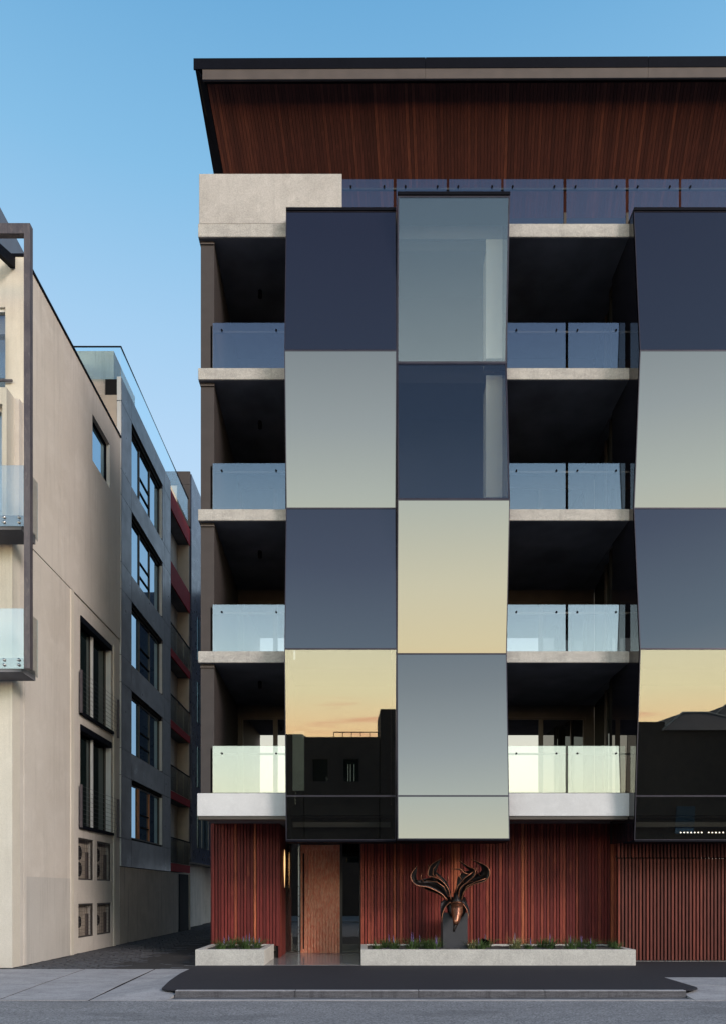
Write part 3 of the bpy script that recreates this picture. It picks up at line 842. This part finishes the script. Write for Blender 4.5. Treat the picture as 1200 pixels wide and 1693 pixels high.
for (z0, z1, xr, yy) in ((6.3, 8.7, -7.95, y0 + .2), (9.35, 11.95, -7.63, y0 + .2), (12.35, 14.42, -7.76, 15.98)):
    bm = bmesh.new(); wall_grid(bm, 'Y', yy - .05, yy + .04, -10.9, xr - .002, z0, z1, [(-10.8, -9.45, z0 + .07, z1 - .07), (-9.35, xr - .09, z0 + .07, z1 - .07)])
    w = link('balcony_door', bm, M['white_metal'], LB)
    box('pane', -10.8, -9.45, yy, yy + .015, z0 + .071, z1 - .071, M['glass_rail'], w); box('pane', -9.35, xr - .091, yy, yy + .015, z0 + .071, z1 - .071, M['glass_rail'], w)
    cb = bmesh.new(); n_ = 60
    P = [(-10.9 + (xr + 10.75) * k / n_, yy + .16 + .025 * math.sin(k * 1.9)) for k in range(n_ + 1)]
    for (a, b) in zip(P, P[1:]):
        cb.faces.new([cb.verts.new((a[0], a[1], z0)), cb.verts.new((b[0], b[1], z0)), cb.verts.new((b[0], b[1], z1)), cb.verts.new((a[0], a[1], z1))])
    bmesh.ops.remove_doubles(cb, verts=cb.verts, dist=1e-5)
    bmesh.ops.solidify(cb, geom=cb.faces[:], thickness=.004)
    link('curtain', cb, M['curtain'], w, smooth=False)
# glass balconies with clamp bolts
YBL = 14.70
for (zt, zb) in ((Z(769, YBL), Z(868, YBL)), (Z(1006, YBL), Z(1104, YBL))):
    s = box('balcony_floor', -12, U(36, YBL) - .02, YBL + .03, y0 - .002, zb - .08, zb + .12, M['soffit_dark'], LB)
    b = box('balustrade', -12, U(38, YBL), YBL + .013, YBL + .028, zb + .0, zb + .20, M['greymetal'], LB)
    for (a, c) in ((U(-95, YBL), U(-42, YBL)), (U(-38, YBL), U(39, YBL))):
        box('glass_pane', a, c, YBL, YBL + .012, zb - .02, zt, M['glass_rail'], b)
    box('glass_pane', U(39, YBL) - .012, U(39, YBL), YBL + .014, y0 - .01, zb - .02, zt, M['glass_rail'], b)
    for px in (7, 31.5):
        for dz in (.055, .155):
            tube('clamp_bolt', [(U(px, YBL), YBL - .02, zb + dz), (U(px, YBL), YBL + .012, zb + dz)], .030, M['silver'], b, 12)
# upper juliet glass
b = box('balustrade', -11, U(20, 15.8), 15.80, 15.83, Z(628, 15.8) - .02, Z(628, 15.8) + .02, M['greymetal'], LB)
box('glass_pane', -11, U(9, 15.8), 15.79, 15.80, Z(625, 15.8), Z(553, 15.8), M['glass_rail'], b)
# steel frame
yq = 14.4
SF = thing('steel_frame', (U(45, yq), yq, 6.05), 'weathered grey steel pergola frame hung on the front of the sandy building', 'steel frame')
box('post', U(39.5, yq), U(49.5, yq), yq, yq + .13, 6.05, Z(368, yq) - .002, M['greymetal'], SF)
box('beam', -12, U(39.3, yq), yq + .002, yq + .12, Z(385, yq), Z(368, yq), M['greymetal'], SF)
prism('strut', [(U(17, 15.86), yq + .125, 14.72), (U(17, 15.86), 15.86, 15.25), (U(17, 15.86), 15.86, 15.5), (U(17, 15.86), yq + .125, 14.9)], (.11, 0, 0), M['black'], SF)
# penthouse behind
pen = box('penthouse_wall', -14, -8.65, 17.0, 23, 15.5, 17.95, M['clad'], LB)

# ------------------------------------------------------------------ charcoal panel building in the lane
PB = thing('apartment_building', (-8.5, 27, 0), 'charcoal panel clad block in the lane with dark red balcony fascias and rooftop glass rail', 'building')
PY0, PY1 = 22.32, 28.05
rows = [(14.70, 16.58), (11.83, 13.72), (8.95, 10.83), (6.08, 7.96), (3.34, 5.12)]
WYa, WYb = 23.3, 26.9
joints = [17.47, 16.72, 14.64, 13.85, 11.78, 10.95, 8.92, 8.08, 6.05, 5.22, 3.28, 2.40]
bm = bmesh.new(); wall_grid(bm, 'X', XW - .06, XW - .5, PY0, PY1, 2.42, 17.4, [(WYa, WYb, a, b) for a, b in rows]); link('inner_wall', bm, M['void'], PB)
for zt, zb in zip(joints, joints[1:]):
    is_win = any(a < (zt + zb) / 2 < b for a, b in rows)
    cuts = [PY0, WYa, WYb + .25, PY1] if is_win else [PY0, WYa, WYb + .25, PY1]
    for k, (a, b) in enumerate(zip(cuts, cuts[1:])):
        if is_win and k == 1:
            box('cladding_panel', XW - .058, XW - .0, WYb + .012, WYb + .242, zb + .008, zt - .008, M['clad'], PB); continue
        box('cladding_panel', XW - .058, XW - .0, a + .008, b - .008, zb + .008, zt - .008, M['clad'], PB)
for a, b in rows:
    w = side_window(PB, WYa, WYb, a, b, 3, M['glass_window'], M['frame'], .12, XW)
    if a < 4:
        for yy_ in (WYa + 1.0, WYa + 1.12, WYa + 2.3): box('lit_tone_bar', XW - .15, XW - .11, yy_, yy_ + .05, a + .06, b - .06, M['warm_lit_tone'], w)  # orange bars paint in the warm lit tones of the lowest window
    box('jamb_lining', XW - .11, XW - .01, WYb - .03, WYb - .005, a + .02, b - .02, M['white_metal'], w)
    box('transom', XW - .16, XW - .12, WYa + 1.25, WYa + 2.35, (a + b) / 2 - .02, (a + b) / 2 + .02, M['black'], w)
    box('transom', XW - .16, XW - .12, WYa + 1.25, WYa + 2.35, a + .45, a + .49, M['black'], w)
for zt, zb in zip(joints, joints[1:]):
    box('corner_trim', XW - .13, XW - .005, PY0 - .03, PY0 - .001, zb + .012, zt - .012, M['white_metal'], PB)
box('body', -15, XW - .52, PY0 + .05, 36, 0, 17.3, M['old_concrete'], PB)
bm = bmesh.new(); wall_grid(bm, 'X', XW - .03, XW - .4, PY0 - .05, 29.3, 0, 2.39, []); link('base_wall', bm, M['old_concrete'], PB)
# concrete rooftop block and glass rail
box('front_block', -15, XW - .14, PY0 - .02, PY0 + .049, 0, 16.9, M['beige'], PB)
box('stair_block', -10.4, U(190, PY0 + .2), PY0 + .1, 24.5, 16.9, Z(580, PY0 + .1), M['old_concrete'], PB)
rb = tube('roof_rail', [(-15, 22.35, 18.42), (XW - .03, 22.35, 18.42), (XW - .03, 31, 18.42)], .028, M['black'], PB, 6)
yy = 22.36
while yy < 30.9:
    y2 = min(yy + 1.35, 30.95); box('glass_pane', XW - .04, XW - .028, yy + .012, y2 - .012, 17.42, 18.39, M['glass_roof'], rb); yy = y2
box('glass_pane', -10.4, XW - .05, 22.345, 22.357, 17.42, 18.39, M['glass_roof'], rb)
# balcony stack with red fascias
BY0, BY1 = 28.07, 31.2
for (zb, zt) in ((16.5, 17.2), (13.6, 14.45), (10.78, 11.08), (8.0, 8.3), (5.25, 5.55), (2.42, 2.74)):
    box('red_fascia', XW - .05, XW, BY0, BY1, zb, zt, M['red'], PB)
    box('balcony_floor', XW - 1.3, XW - .052, BY0, BY1, zb + .02, zt - .02 if zt - zb < .4 else zb + .3, M['soffit_dark'], PB)
for (z0, z1) in ((14.45, 16.5), (11.08, 13.6), (8.3, 10.78), (5.55, 8.0), (2.74, 5.25)):
    box('balcony_end_wall', XW - 1.3, XW - .03, BY1 - .12, BY1 - .002, z0, z1, M['beige'], PB)
    w = box('balcony_window', XW - 1.34, XW - 1.30, BY0, BY1 - .13, z0, z1, M['glass_window'], PB)
    for k in range(3): box('mullion', XW - 1.30, XW - 1.26, BY0 + .3 + k * .85, BY0 + .36 + k * .85, z0, z1, M['frame'], w)
    if z0 < 14:
        r_ = box('balcony_rail', XW - .045, XW - .005, BY0, BY1 - .0, z0 + .98, z0 + 1.02, M['black'], PB)
        for k in range(3): box('rail_pane', XW - .03, XW - .02, BY0 + .02 + k * 1.03, BY0 + 1.0 + k * 1.03, z0 + .03, z0 + .97, M['glass_smoke'], r_)
# last navy block of the lane
box('navy_block', -11, XW + .02, 31.22, 40, 2.9, 19.6, M['navy'], PB)
nb = box('navy_panel', XW + .021, XW + .05, 31.24, 40, 2.9, 19.62, M['navy'], PB)
for (z0, z1) in ((3.6, 5.4), (6.3, 8.1), (9.2, 11.0), (12.0, 13.9)):
    w = box('window', XW + .051, XW + .06, 32.4, 34.6, z0, z1, M['glass_window'], PB)
    for k in range(4): box('mullion', XW + .061, XW + .08, 32.4 + k * .72, 32.46 + k * .72, z0, z1, M['beige'] if k % 2 else M['black'], w)
box('rooftop_wall', -10.4, XW + .02, 31.1, 31.2, 19.1, 19.66, M['blade'], PB)
box('rooftop_wall', -7.95, XW + .02, 31.1, 31.2, 17.3, 19.09, M['blade'], PB)
box('rooftop_door', -9.2, -7.96, 31.15, 31.2, 17.3, 19.09, M['beige'], PB)
box('lane_end_wall', -12, -6.9, 41, 41.3, 0, 2.89, M['old_concrete'], PB)
box('lane_sky_blocker', XW + .06, -3.52, 37.2, 40, 2.92, 17.0, M['navy'], PB)  # unseen block added across the lane end to darken the lane panels
box('undercroft_wall', -8.3, -8.1, 31.2, 41, 0, 2.89, M['old_concrete'], PB)
lv = box('louvre_door', XW - .03, XW + .005, 29.35, 30.9, 0, 2.35, M['black'], PB)
for k in range(28): box('slat', XW + .006, XW + .02, 29.4, 30.85, .06 + k * .08, .10 + k * .08, M['black'], lv)
box('door_post', XW + .0, XW + .05, 30.95, 31.05, 0, 2.4, M['beige'], PB)

# ------------------------------------------------------------------ planters
def planter(x0, x1, y0_, y1_, label, bend=0):
    T = thing('planter', ((x0 + x1) / 2, (y0_ + y1_) / 2, 0), label, 'planter', None)
    bm = bmesh.new(); t = .14
    o_ = [(x0, y0_), (x1, y0_), (x1, y1_), (x0, y1_)]; i_ = [(x0 + t, y0_ + t), (x1 - t, y0_ + t), (x1 - t, y1_ - .02), (x0 + t, y1_ - .02)]
    ob = [bm.verts.new((*p, -.01)) for p in o_]; ot = [bm.verts.new((*p, .345)) for p in o_]; it = [bm.verts.new((*p, .345)) for p in i_]; ib = [bm.verts.new((*p, .1)) for p in i_]
    for k in range(4):
        n2 = (k + 1) % 4
        bm.faces.new((ob[k], ob[n2], ot[n2], ot[k])); bm.faces.new((ot[k], ot[n2], it[n2], it[k])); bm.faces.new((it[k], it[n2], ib[n2], ib[k]))
    bm.faces.new(ib); bm.faces.new(ob[::-1])
    bmesh.ops.bevel(bm, geom=[e for e in bm.edges if e.verts[0].co.z > .3 or e.verts[1].co.z > .3], offset=.006, segments=1, affect='EDGES')
    link('trough', bm, M['planter'], T)
    bm = bmesh.new(); nx = int((x1 - x0) * 12); ny = 14; V = []
    for j in range(ny + 1):
        for i in range(nx + 1):
            V.append(bm.verts.new((x0 + t + .001 + (x1 - x0 - 2 * t - .002) * i / nx, y0_ + t + .001 + (y1_ - y0_ - t - .025) * j / ny, .305 + rnd.uniform(-.012, .018))))
    for j in range(ny):
        for i in range(nx):
            q = j * (nx + 1) + i; bm.faces.new((V[q], V[q + 1], V[q + nx + 2], V[q + nx + 1]))
    s = link('soil', bm, M['soil'], T); s['kind'] = 'stuff'
    return T


planter(U(323, YF), U(437.5, YF), 15.875, 17.58, 'short pale concrete planter box left of the front door')
planter(U(596.5, YF), U(1051, YF), 15.875, 17.58, 'long pale concrete planter box under the bronze sculpture')


def clump(x, y, s, flowers, var, label, grp, seed):
    r = random.Random(seed)
    T = thing('lily_turf', (x, y, .30), label, 'plant', grp)
    bm = bmesh.new()
    for k in range(int(90 * s) + 30):
        a = r.uniform(0, 2 * math.pi); L = r.uniform(.12, .34) * s; lean = r.uniform(.25, 1.0); w = r.uniform(.005, .010)
        d = Vector((math.cos(a), math.sin(a), 0)); sd = Vector((-d.y, d.x, 0)) * w
        bx_ = Vector((x, y, .30)) + d * r.uniform(0, .13) * s
        prev = None
        for t in (0, .35, .7, 1):
            c = bx_ + d * L * lean * t * t + Vector((0, 0, L * (t - .45 * t * t * lean)))
            ww = sd * (1 - .85 * t)
            cur = (bm.verts.new(c - ww), bm.verts.new(c + ww + Vector((0, 0, .002))))
            if prev: bm.faces.new((prev[0], prev[1], cur[1], cur[0]))
            prev = cur
    link('leaves', bm, M['leaf_var'] if var else M['leaf'], T, recalc=False)
    for k in range(flowers):
        a = r.uniform(0, 6.28); px_, py_ = x + .07 * math.cos(a), y + .07 * math.sin(a); h = r.uniform(.24, .36) * s
        bm = bmesh.new(); add_tube(bm, [(px_, py_, .3), (px_ + .01, py_, .3 + h * .5)], [.003, .003], 5)
        for q in range(16):
            zz = .3 + h * .5 + h * .5 * q / 15; rr = .012 * (1 - .6 * q / 15)
            bmesh.ops.create_icosphere(bm, subdivisions=1, radius=rr, matrix=Matrix.Translation((px_ + .01 + r.uniform(-.009, .009), py_ + r.uniform(-.009, .009), zz)))
        link('flower_spike', bm, M['flower'], T, recalc=False)


W3 = ['leftmost', 'second', 'middle', 'fourth', 'rightmost']
for k, px in enumerate((368, 381, 396, 409, 422)):
    clump(U(px, 16.7), 16.5 + .35 * ((k * 37) % 3), 1.0 + .1 * (k % 2), (1, 1, 2, 1, 2)[k], False, W3[k] + ' lily turf clump in the short planter left of the door', 'lily turf in the short planter', 50 + k)
P2 = [(622, 'at the door end of the long planter'), (638, 'near the door end of the long planter'), (652, 'third from the door end of the long planter'), (678, 'below the left antler tips of the sculpture'), (690, 'fourth clump left of the dark plinth'), (704, 'third clump left of the dark plinth'), (715, 'second clump left of the dark plinth'),
      (727, 'touching the left side of the dark plinth'), (781, 'first clump right of the dark plinth'), (790, 'just left of the round garden spotlight'), (808, 'just right of the round garden spotlight'), (852, 'middle of the long planter between plinth and gate'), (868, 'second from the middle toward the gate in the long planter'), (902, 'with tall stems near the gate half of the long planter'), (912, 'directly right of the tall stems'),
      (936, 'third from the gate end of the long planter'), (968, 'with a violet spike, second from the gate end'), (978, 'beside the violet spike near the gate end'), (1010, 'small one at the gate end of the long planter'), (1022, 'last sprig at the gate end of the long planter')]
for k, (px, ds) in enumerate(P2):
    var = px in (727, 781, 852)
    clump(U(px, 16.6), 16.3 + .45 * ((k * 29) % 3) * .8, (.75 if px > 1005 else 1.0) * (.9 + .25 * ((k * 13) % 4) / 3), (0, 1, 1, 2, 1, 0, 2, 0, 0, 1, 1, 1, 1, 0, 1, 1, 2, 1, 0, 0)[k], var,
          ('cream striped' if var else 'green') + ' lily turf ' + ds, 'lily turf in the long planter', 90 + k)

# garden spotlight
T = thing('garden_spotlight', (U(798, 16.9), 16.9, .3), 'small round black garden spotlight among the plants right of the plinth', 'spotlight')
bm = bmesh.new(); add_tube(bm, [(U(798, 16.9), 16.99, .47), (U(798, 16.9), 16.50, .455), (U(798, 16.9), 16.83, .44)], [.05, .07, .075], 14); link('head', bm, M['black'], T, smooth=True)
tube('stake', [(U(798, 16.9), 16.93, .28), (U(798, 16.9), 16.93, .42)], .012, M['black'], T)

# ------------------------------------------------------------------ plinth and bronze sculpture
YP = 16.75
PL = thing('plinth', (U(752, YP), YP + .2, .3), 'dark grey steel box plinth standing in the long planter', 'plinth')
bm = bmesh.new(); add_box(bm, U(731.5, YP), U(772.5, YP), YP, YP + .45, .28, Z(1510, YP)); bmesh.ops.bevel(bm, geom=bm.edges[:], offset=.006, segments=1, affect='EDGES'); link('box_body', bm, M['plinth'], PL)
box('base_plate', U(728, YP), U(776, YP), YP - .04, YP + .49, .285, .315, M['plinth'], PL)
YSc = 16.62
SC = thing('sculpture', (U(750, YSc), YSc + .2, Z(1512, YSc)), 'dark bronze horned animal skull sculpture with burnished copper rims on a grey plinth', 'sculpture')


def sp3(px, py, dy=0): return Vector((U(px, YSc + dy), YSc + dy, Z(py, YSc + dy)))


def catmull(P, n=6):
    out = []
    Q = [P[0]] + P + [P[-1]]
    for i in range(1, len(Q) - 2):
        for k in range(n):
            t = k / n; a, b, c, d = Q[i - 1], Q[i], Q[i + 1], Q[i + 2]
            out.append(.5 * ((2 * b) + (c - a) * t + (2 * a - 5 * b + 4 * c - d) * t * t + (3 * b - a - 3 * c + d) * t ** 3))
    out.append(P[-1]); return out


def antler(lower, upper):
    """blade stretched between a lower rim and an upper rim, given as pixel style points; dished, with tube rims"""
    n = 30
    def res(P):
        C = catmull([Vector(p) for p in P], 8); L = [0]
        for a, b in zip(C, C[1:]): L.append(L[-1] + (b - a).length)
        out = []
        for k in range(n + 1):
            s = L[-1] * k / n; i = max(j for j in range(len(L)) if L[j] <= s + 1e-9); i = min(i, len(C) - 2)
            f = (s - L[i]) / max(1e-9, L[i + 1] - L[i]); out.append(C[i].lerp(C[i + 1], min(1, f)))
        return out
    A, Bp = res(lower), res(upper)
    bm = bmesh.new(); rows_ = []
    for a, b in zip(A, Bp):
        if (b - a).length < .006: b = a + Vector((.004, 0, .004))
        r_ = []
        for k in range(6):
            t = k / 5; p = a.lerp(b, t); p.y += .9 * math.sin(math.pi * t) * (a - b).length * .35
            r_.append(bm.verts.new(p))
        rows_.append(r_)
    for r1_, r2_ in zip(rows_, rows_[1:]):
        for k in range(5): bm.faces.new((r1_[k], r1_[k + 1], r2_[k + 1], r2_[k]))
    nf = len(rows_); back = [[bm.verts.new(v.co + Vector((0, .014, 0))) for v in r_] for r_ in rows_]
    for r1_, r2_ in zip(back, back[1:]):
        for k in range(5): bm.faces.new((r1_[k + 1], r1_[k], r2_[k], r2_[k + 1]))
    for e_ in (0, 5):
        for i in range(nf - 1): bm.faces.new((rows_[i][e_], rows_[i + 1][e_], back[i + 1][e_], back[i][e_]))
    for i in (0, nf - 1):
        for k in range(5): bm.faces.new((rows_[i][k], rows_[i][k + 1], back[i][k + 1], back[i][k]))
    o = link('antler', bm, M['patina'], SC, smooth=True)
    for L_ in (A, Bp):
        rr = [.013 * (1 - .6 * k / n) + .002 for k in range(n + 1)]
        tube('rim', L_, rr, M['copper'] if L_ is A else M['patina'], o, 7)


# left outer arm, left inner prong, right inner, right outer (points follow the blade edges, root first)
antler([sp3(739, 1489), sp3(728, 1478, -.02), sp3(708, 1468, -.08), sp3(690, 1465, -.14), sp3(681, 1458, -.16), sp3(679, 1446, -.14), sp3(689, 1432, -.08)],
       [sp3(741, 1484, .05), sp3(736, 1465, .1), sp3(720, 1453, .08), sp3(702, 1454, 0), sp3(690, 1457, -.05), sp3(687, 1448, -.08), sp3(689, 1432, -.08)])
antler([sp3(745, 1489), sp3(740, 1470, -.04), sp3(728, 1456, -.06), sp3(714, 1450, -.08), sp3(707, 1448, -.09), sp3(711, 1432, -.08), sp3(729, 1420, -.02)],
       [sp3(746, 1487, .05), sp3(738, 1466, .12), sp3(731, 1464, .1), sp3(722, 1459, .05), sp3(719, 1449, 0), sp3(722, 1436, -.03), sp3(729, 1420, -.02)])
antler([sp3(757, 1490, -.02), sp3(760, 1470, -.06), sp3(772, 1459, -.08), sp3(784, 1448, -.1), sp3(784, 1438, -.1), sp3(775, 1434, -.06), sp3(757, 1422, 0)],
       [sp3(752, 1488, .05), sp3(755, 1464, .08), sp3(762, 1449, .08), sp3(772, 1441, .04), sp3(776, 1440, .02), sp3(769, 1434, 0), sp3(757, 1422, 0)])
antler([sp3(762, 1490), sp3(768, 1473, -.04), sp3(782, 1463, -.1), sp3(800, 1458, -.16), sp3(809, 1447, -.18), sp3(804, 1433, -.16), sp3(778, 1421, -.08)],
       [sp3(759, 1488, .05), sp3(764, 1462, .1), sp3(778, 1451, .06), sp3(790, 1445, .0), sp3(796, 1440, -.04), sp3(793, 1431, -.08), sp3(778, 1421, -.08)])
antler([sp3(735, 1486, .1), sp3(722, 1478, .12), sp3(707, 1473, .1), sp3(697, 1467, .06)], [sp3(737, 1482, .14), sp3(727, 1472, .18), sp3(712, 1467, .16), sp3(697, 1467, .06)])
antler([sp3(741, 1480, .12), sp3(733, 1462, .16), sp3(722, 1449, .12), sp3(711, 1440, .06), sp3(707, 1430, .04)], [sp3(744, 1478, .16), sp3(738, 1460, .2), sp3(728, 1449, .18), sp3(716, 1439, .1), sp3(707, 1430, .04)])
antler([sp3(760, 1482, .1), sp3(765, 1468, .12), sp3(772, 1460, .1), sp3(786, 1457, .06)], [sp3(757, 1478, .14), sp3(762, 1462, .16), sp3(772, 1453, .14), sp3(786, 1457, .06)])
antler([sp3(758, 1474, .14), sp3(763, 1455, .18), sp3(770, 1444, .14), sp3(762, 1438, .1), sp3(745, 1437, .08)], [sp3(754, 1472, .18), sp3(757, 1452, .2), sp3(765, 1443, .18), sp3(760, 1439, .12), sp3(745, 1437, .08)])
for P_ in ([(722, 1457), (715, 1446), (716, 1437), (722, 1430)], [(700, 1459), (695, 1452), (697, 1443)], [(777, 1447), (767, 1444), (759, 1436), (752, 1437)], [(793, 1449), (787, 1440), (788, 1431)], [(735, 1466), (741, 1455), (739, 1444)], [(765, 1460), (759, 1450), (762, 1440)]):
    tube('tine', [sp3(a_, b_, -.02 * i_) for i_, (a_, b_) in enumerate(P_)], [.016 * (1 - .85 * i_ / (len(P_) - 1)) for i_ in range(len(P_))], M['copper'], SC)
tube('rim', [sp3(752, 1482, .02), sp3(756, 1466, -.02), sp3(768, 1452, -.04), sp3(783, 1441, -.06)], .011, M['copper'], SC)
tube('rim', [sp3(741, 1484, -.02), sp3(733, 1467, -.05), sp3(722, 1459, -.07), sp3(704, 1457, -.1)], .009, M['copper'], SC)
tube('rim', [sp3(764, 1484, -.02), sp3(771, 1466, -.05), sp3(785, 1459, -.1), sp3(806, 1452, -.14)], .009, M['copper'], SC)
# skull: shield shaped snout, brow, crest, cheek guards
def shield(name, outline, ridge, mat, bulge):
    """outline: list of left/right points top to bottom, ridge offset toward the viewer"""
    bm = bmesh.new(); rr = []
    for (pl, pr, py, dy) in outline:
        rowv = []
        for k in range(9):
            t = k / 8; x_ = pl + (pr - pl) * t
            p = sp3(x_, py, dy - bulge * math.sin(math.pi * t))
            rowv.append(bm.verts.new(p))
        rr.append(rowv)
    for a, b in zip(rr, rr[1:]):
        for k in range(8): bm.faces.new((a[k], a[k + 1], b[k + 1], b[k]))
    bmesh.ops.recalc_face_normals(bm, faces=bm.faces)
    bmesh.ops.solidify(bm, geom=bm.faces[:], thickness=.02)
    return link(name, bm, mat, SC, smooth=True)


M['copper_bright'] = plain('polished_copper_snout', (.42, .19, .12), .33, .9, .5, var=.45, scale=16, bumpd=.004)
shield('snout', [(746.5, 764, 1495, -.02), (746.8, 763.6, 1503, -.08), (747.8, 762, 1512, -.14), (749, 759, 1521, -.2), (750, 755.6, 1529, -.24)], 0, M['copper_bright'], .09)
shield('beak_tip', [(750, 755.6, 1528, -.245), (749.8, 753.6, 1532, -.255), (749.5, 751.2, 1537, -.26), (749.3, 749.8, 1541, -.25)], 0, M['patina'], .03)
shield('crest', [(753.4, 754, 1472, .12), (751, 757, 1480, .06), (748.5, 760, 1488, .0), (746.5, 763, 1494, -.03)], 0, M['patina'], .07)
shield('skull_back', [(741, 768, 1484, .16), (737, 771, 1496, .12), (740, 769, 1508, .10), (744, 764, 1516, .1)], 0, M['patina'], .05)
tube('brow', [sp3(744.5, 1494, -.03), sp3(750, 1492.5, -.1), sp3(755, 1492, -.12), sp3(760, 1493, -.1), sp3(766, 1495, -.03)], .014, M['copper'], SC)
tube('snout_rim', [sp3(746, 1494, -.03), sp3(746.5, 1508, -.1), sp3(748.5, 1520, -.18), sp3(750, 1530, -.24), sp3(749.6, 1539, -.26)], .011, M['copper'], SC)
tube('snout_rim', [sp3(764, 1494, -.03), sp3(763.5, 1508, -.1), sp3(760, 1520, -.18), sp3(755, 1530, -.24), sp3(750.5, 1537, -.26)], .011, M['copper'], SC)
antler([sp3(744, 1492), sp3(736, 1500), sp3(731, 1512, -.03), sp3(729.5, 1526, -.04)], [sp3(735, 1488, .12), sp3(729, 1494, .1), sp3(728, 1508, .05), sp3(729.5, 1526, -.04)])
antler([sp3(764, 1495), sp3(770, 1503), sp3(773, 1512, -.02), sp3(773, 1520, -.03)], [sp3(768, 1490, .1), sp3(773, 1500, .06), sp3(775, 1509, .02), sp3(773, 1520, -.03)])
tube('neck_bar', [sp3(752, 1500, .12), (U(752, YSc), YSc + .3, Z(1512, YSc))], .04, M['patina'], SC)

# ------------------------------------------------------------------ the other side of the street (seen in the mirror glass)
OY = -12.0


def facade(name_label, x0, x1, h, cat='building', mat=None, wins=(), depth=9, lit=()):
    T = thing('brick_building', ((x0 + x1) / 2, OY - depth / 2, 0), name_label, cat)
    bm = bmesh.new(); wall_grid(bm, 'Y', OY, OY - .35, x0, x1, -.1, h, list(wins)); link('front_wall', bm, mat or M['brick'], T)
    box('rear_block', x0, x1, OY - depth, OY - .36, -.1, h - .02, mat or M['brick'], T)
    for k, w_ in enumerate(wins):
        f = bmesh.new(); wall_grid(f, 'Y', OY - .12, OY - .2, w_[0] + .001, w_[1] - .001, w_[2] + .001, w_[3] - .001, [(w_[0] + .06, w_[1] - .06, w_[2] + .06, w_[3] - .06)])
        fo = link('window', f, M['frame'], T); box('pane', w_[0] + .061, w_[1] - .061, OY - .18, OY - .165, w_[2] + .061, w_[3] - .061, M['litwin'] if k in lit else M['glass_dark'], fo)
    return T


T = facade('flat roofed dark brick shop across the street, reflected in the left glass bay', -22, -3.5, 6.38, wins=[(-20, -18, 3.5, 5), (-16, -14, 3.5, 5), (-12, -10, 3.5, 5), (-8, -6, 3.5, 5)])
T = facade('low dark brick building with a roof railing across the street', -3.45, .95, 6.22, wins=[(-3, -2, 3.6, 5), (-1.2, -.2, 3.6, 5)])
rl = tube('roof_railing', [(-1.7, OY - .2, 6.50), (.9, OY - .2, 6.50)], .03, M['black'], T, 6)
for k in range(6): tube('railing_post', [(-1.7 + k * .52, OY - .2, 6.22), (-1.7 + k * .52, OY - .2, 6.50)], .02, M['black'], rl, 6)
facade('taller dark brick tower across the street with three lit windows', 1.0, 5.8, 7.80, wins=[(1.75, 1.87, 6.0, 6.3), (1.95, 2.07, 6.0, 6.3), (2.15, 2.27, 6.0, 6.3), (3.4, 4.4, 3.5, 5)], lit=(0, 1, 2))


def house(x0, x1, eave, ridge, rx0, rx1, OY, label):
    T = thing('brick_house', ((x0 + x1) / 2, OY - 4, 0), label, 'house')
    box('wall', x0 + .2, x1 - .2, OY - 8, OY, -.1, eave, M['brick'], T)
    bm = bmesh.new(); e = [(x0, OY + .3, eave), (x1, OY + .3, eave), (x1, OY - 8.3, eave), (x0, OY - 8.3, eave)]; vv = [bm.verts.new(p) for p in e]
    a = bm.verts.new((rx0, OY - 4, ridge)); b = bm.verts.new((rx1, OY - 4, ridge))
    bm.faces.new((vv[0], vv[1], b, a)); bm.faces.new((vv[1], vv[2], b)); bm.faces.new((vv[2], vv[3], a, b)); bm.faces.new((vv[3], vv[0], a)); bm.faces.new(vv[::-1])
    r_ = link('roof', bm, M['slate'], T)
    tube('ridge_cap', [(x0, OY + .3, eave + .02), (rx0, OY - 4, ridge + .02), (rx1, OY - 4, ridge + .02), (x1, OY + .3, eave + .02)], .07, M['old_concrete'], r_, 6)
    for xx in (x0 + 1.2, x1 - 2.4):
        box('window', xx, xx + 1.1, OY, OY + .05, 1.0, 2.6, M['glass_window'], T)
    return T


facade('long low dark brick terrace across the street', 5.9, 17.5, 7.08, wins=[(7, 8.2, 3.5, 5), (10, 11.2, 3.5, 5), (13, 14.2, 3.5, 5)])
house(17.3, 24.3, 6.6, 7.9, 20.2, 21.8, OY, 'slate hip roofed brick house across the street beside the long terrace')
house(24.4, 40, 7.6, 9.25, 27.7, 36, OY - 10, 'larger slate hip roofed brick house standing behind the smaller one across the street')
facade('plain dark brick warehouse at the far left across the street', -45, -22.1, 7.4, wins=[(-40, -38, 3.5, 5), (-34, -32, 3.5, 5)])
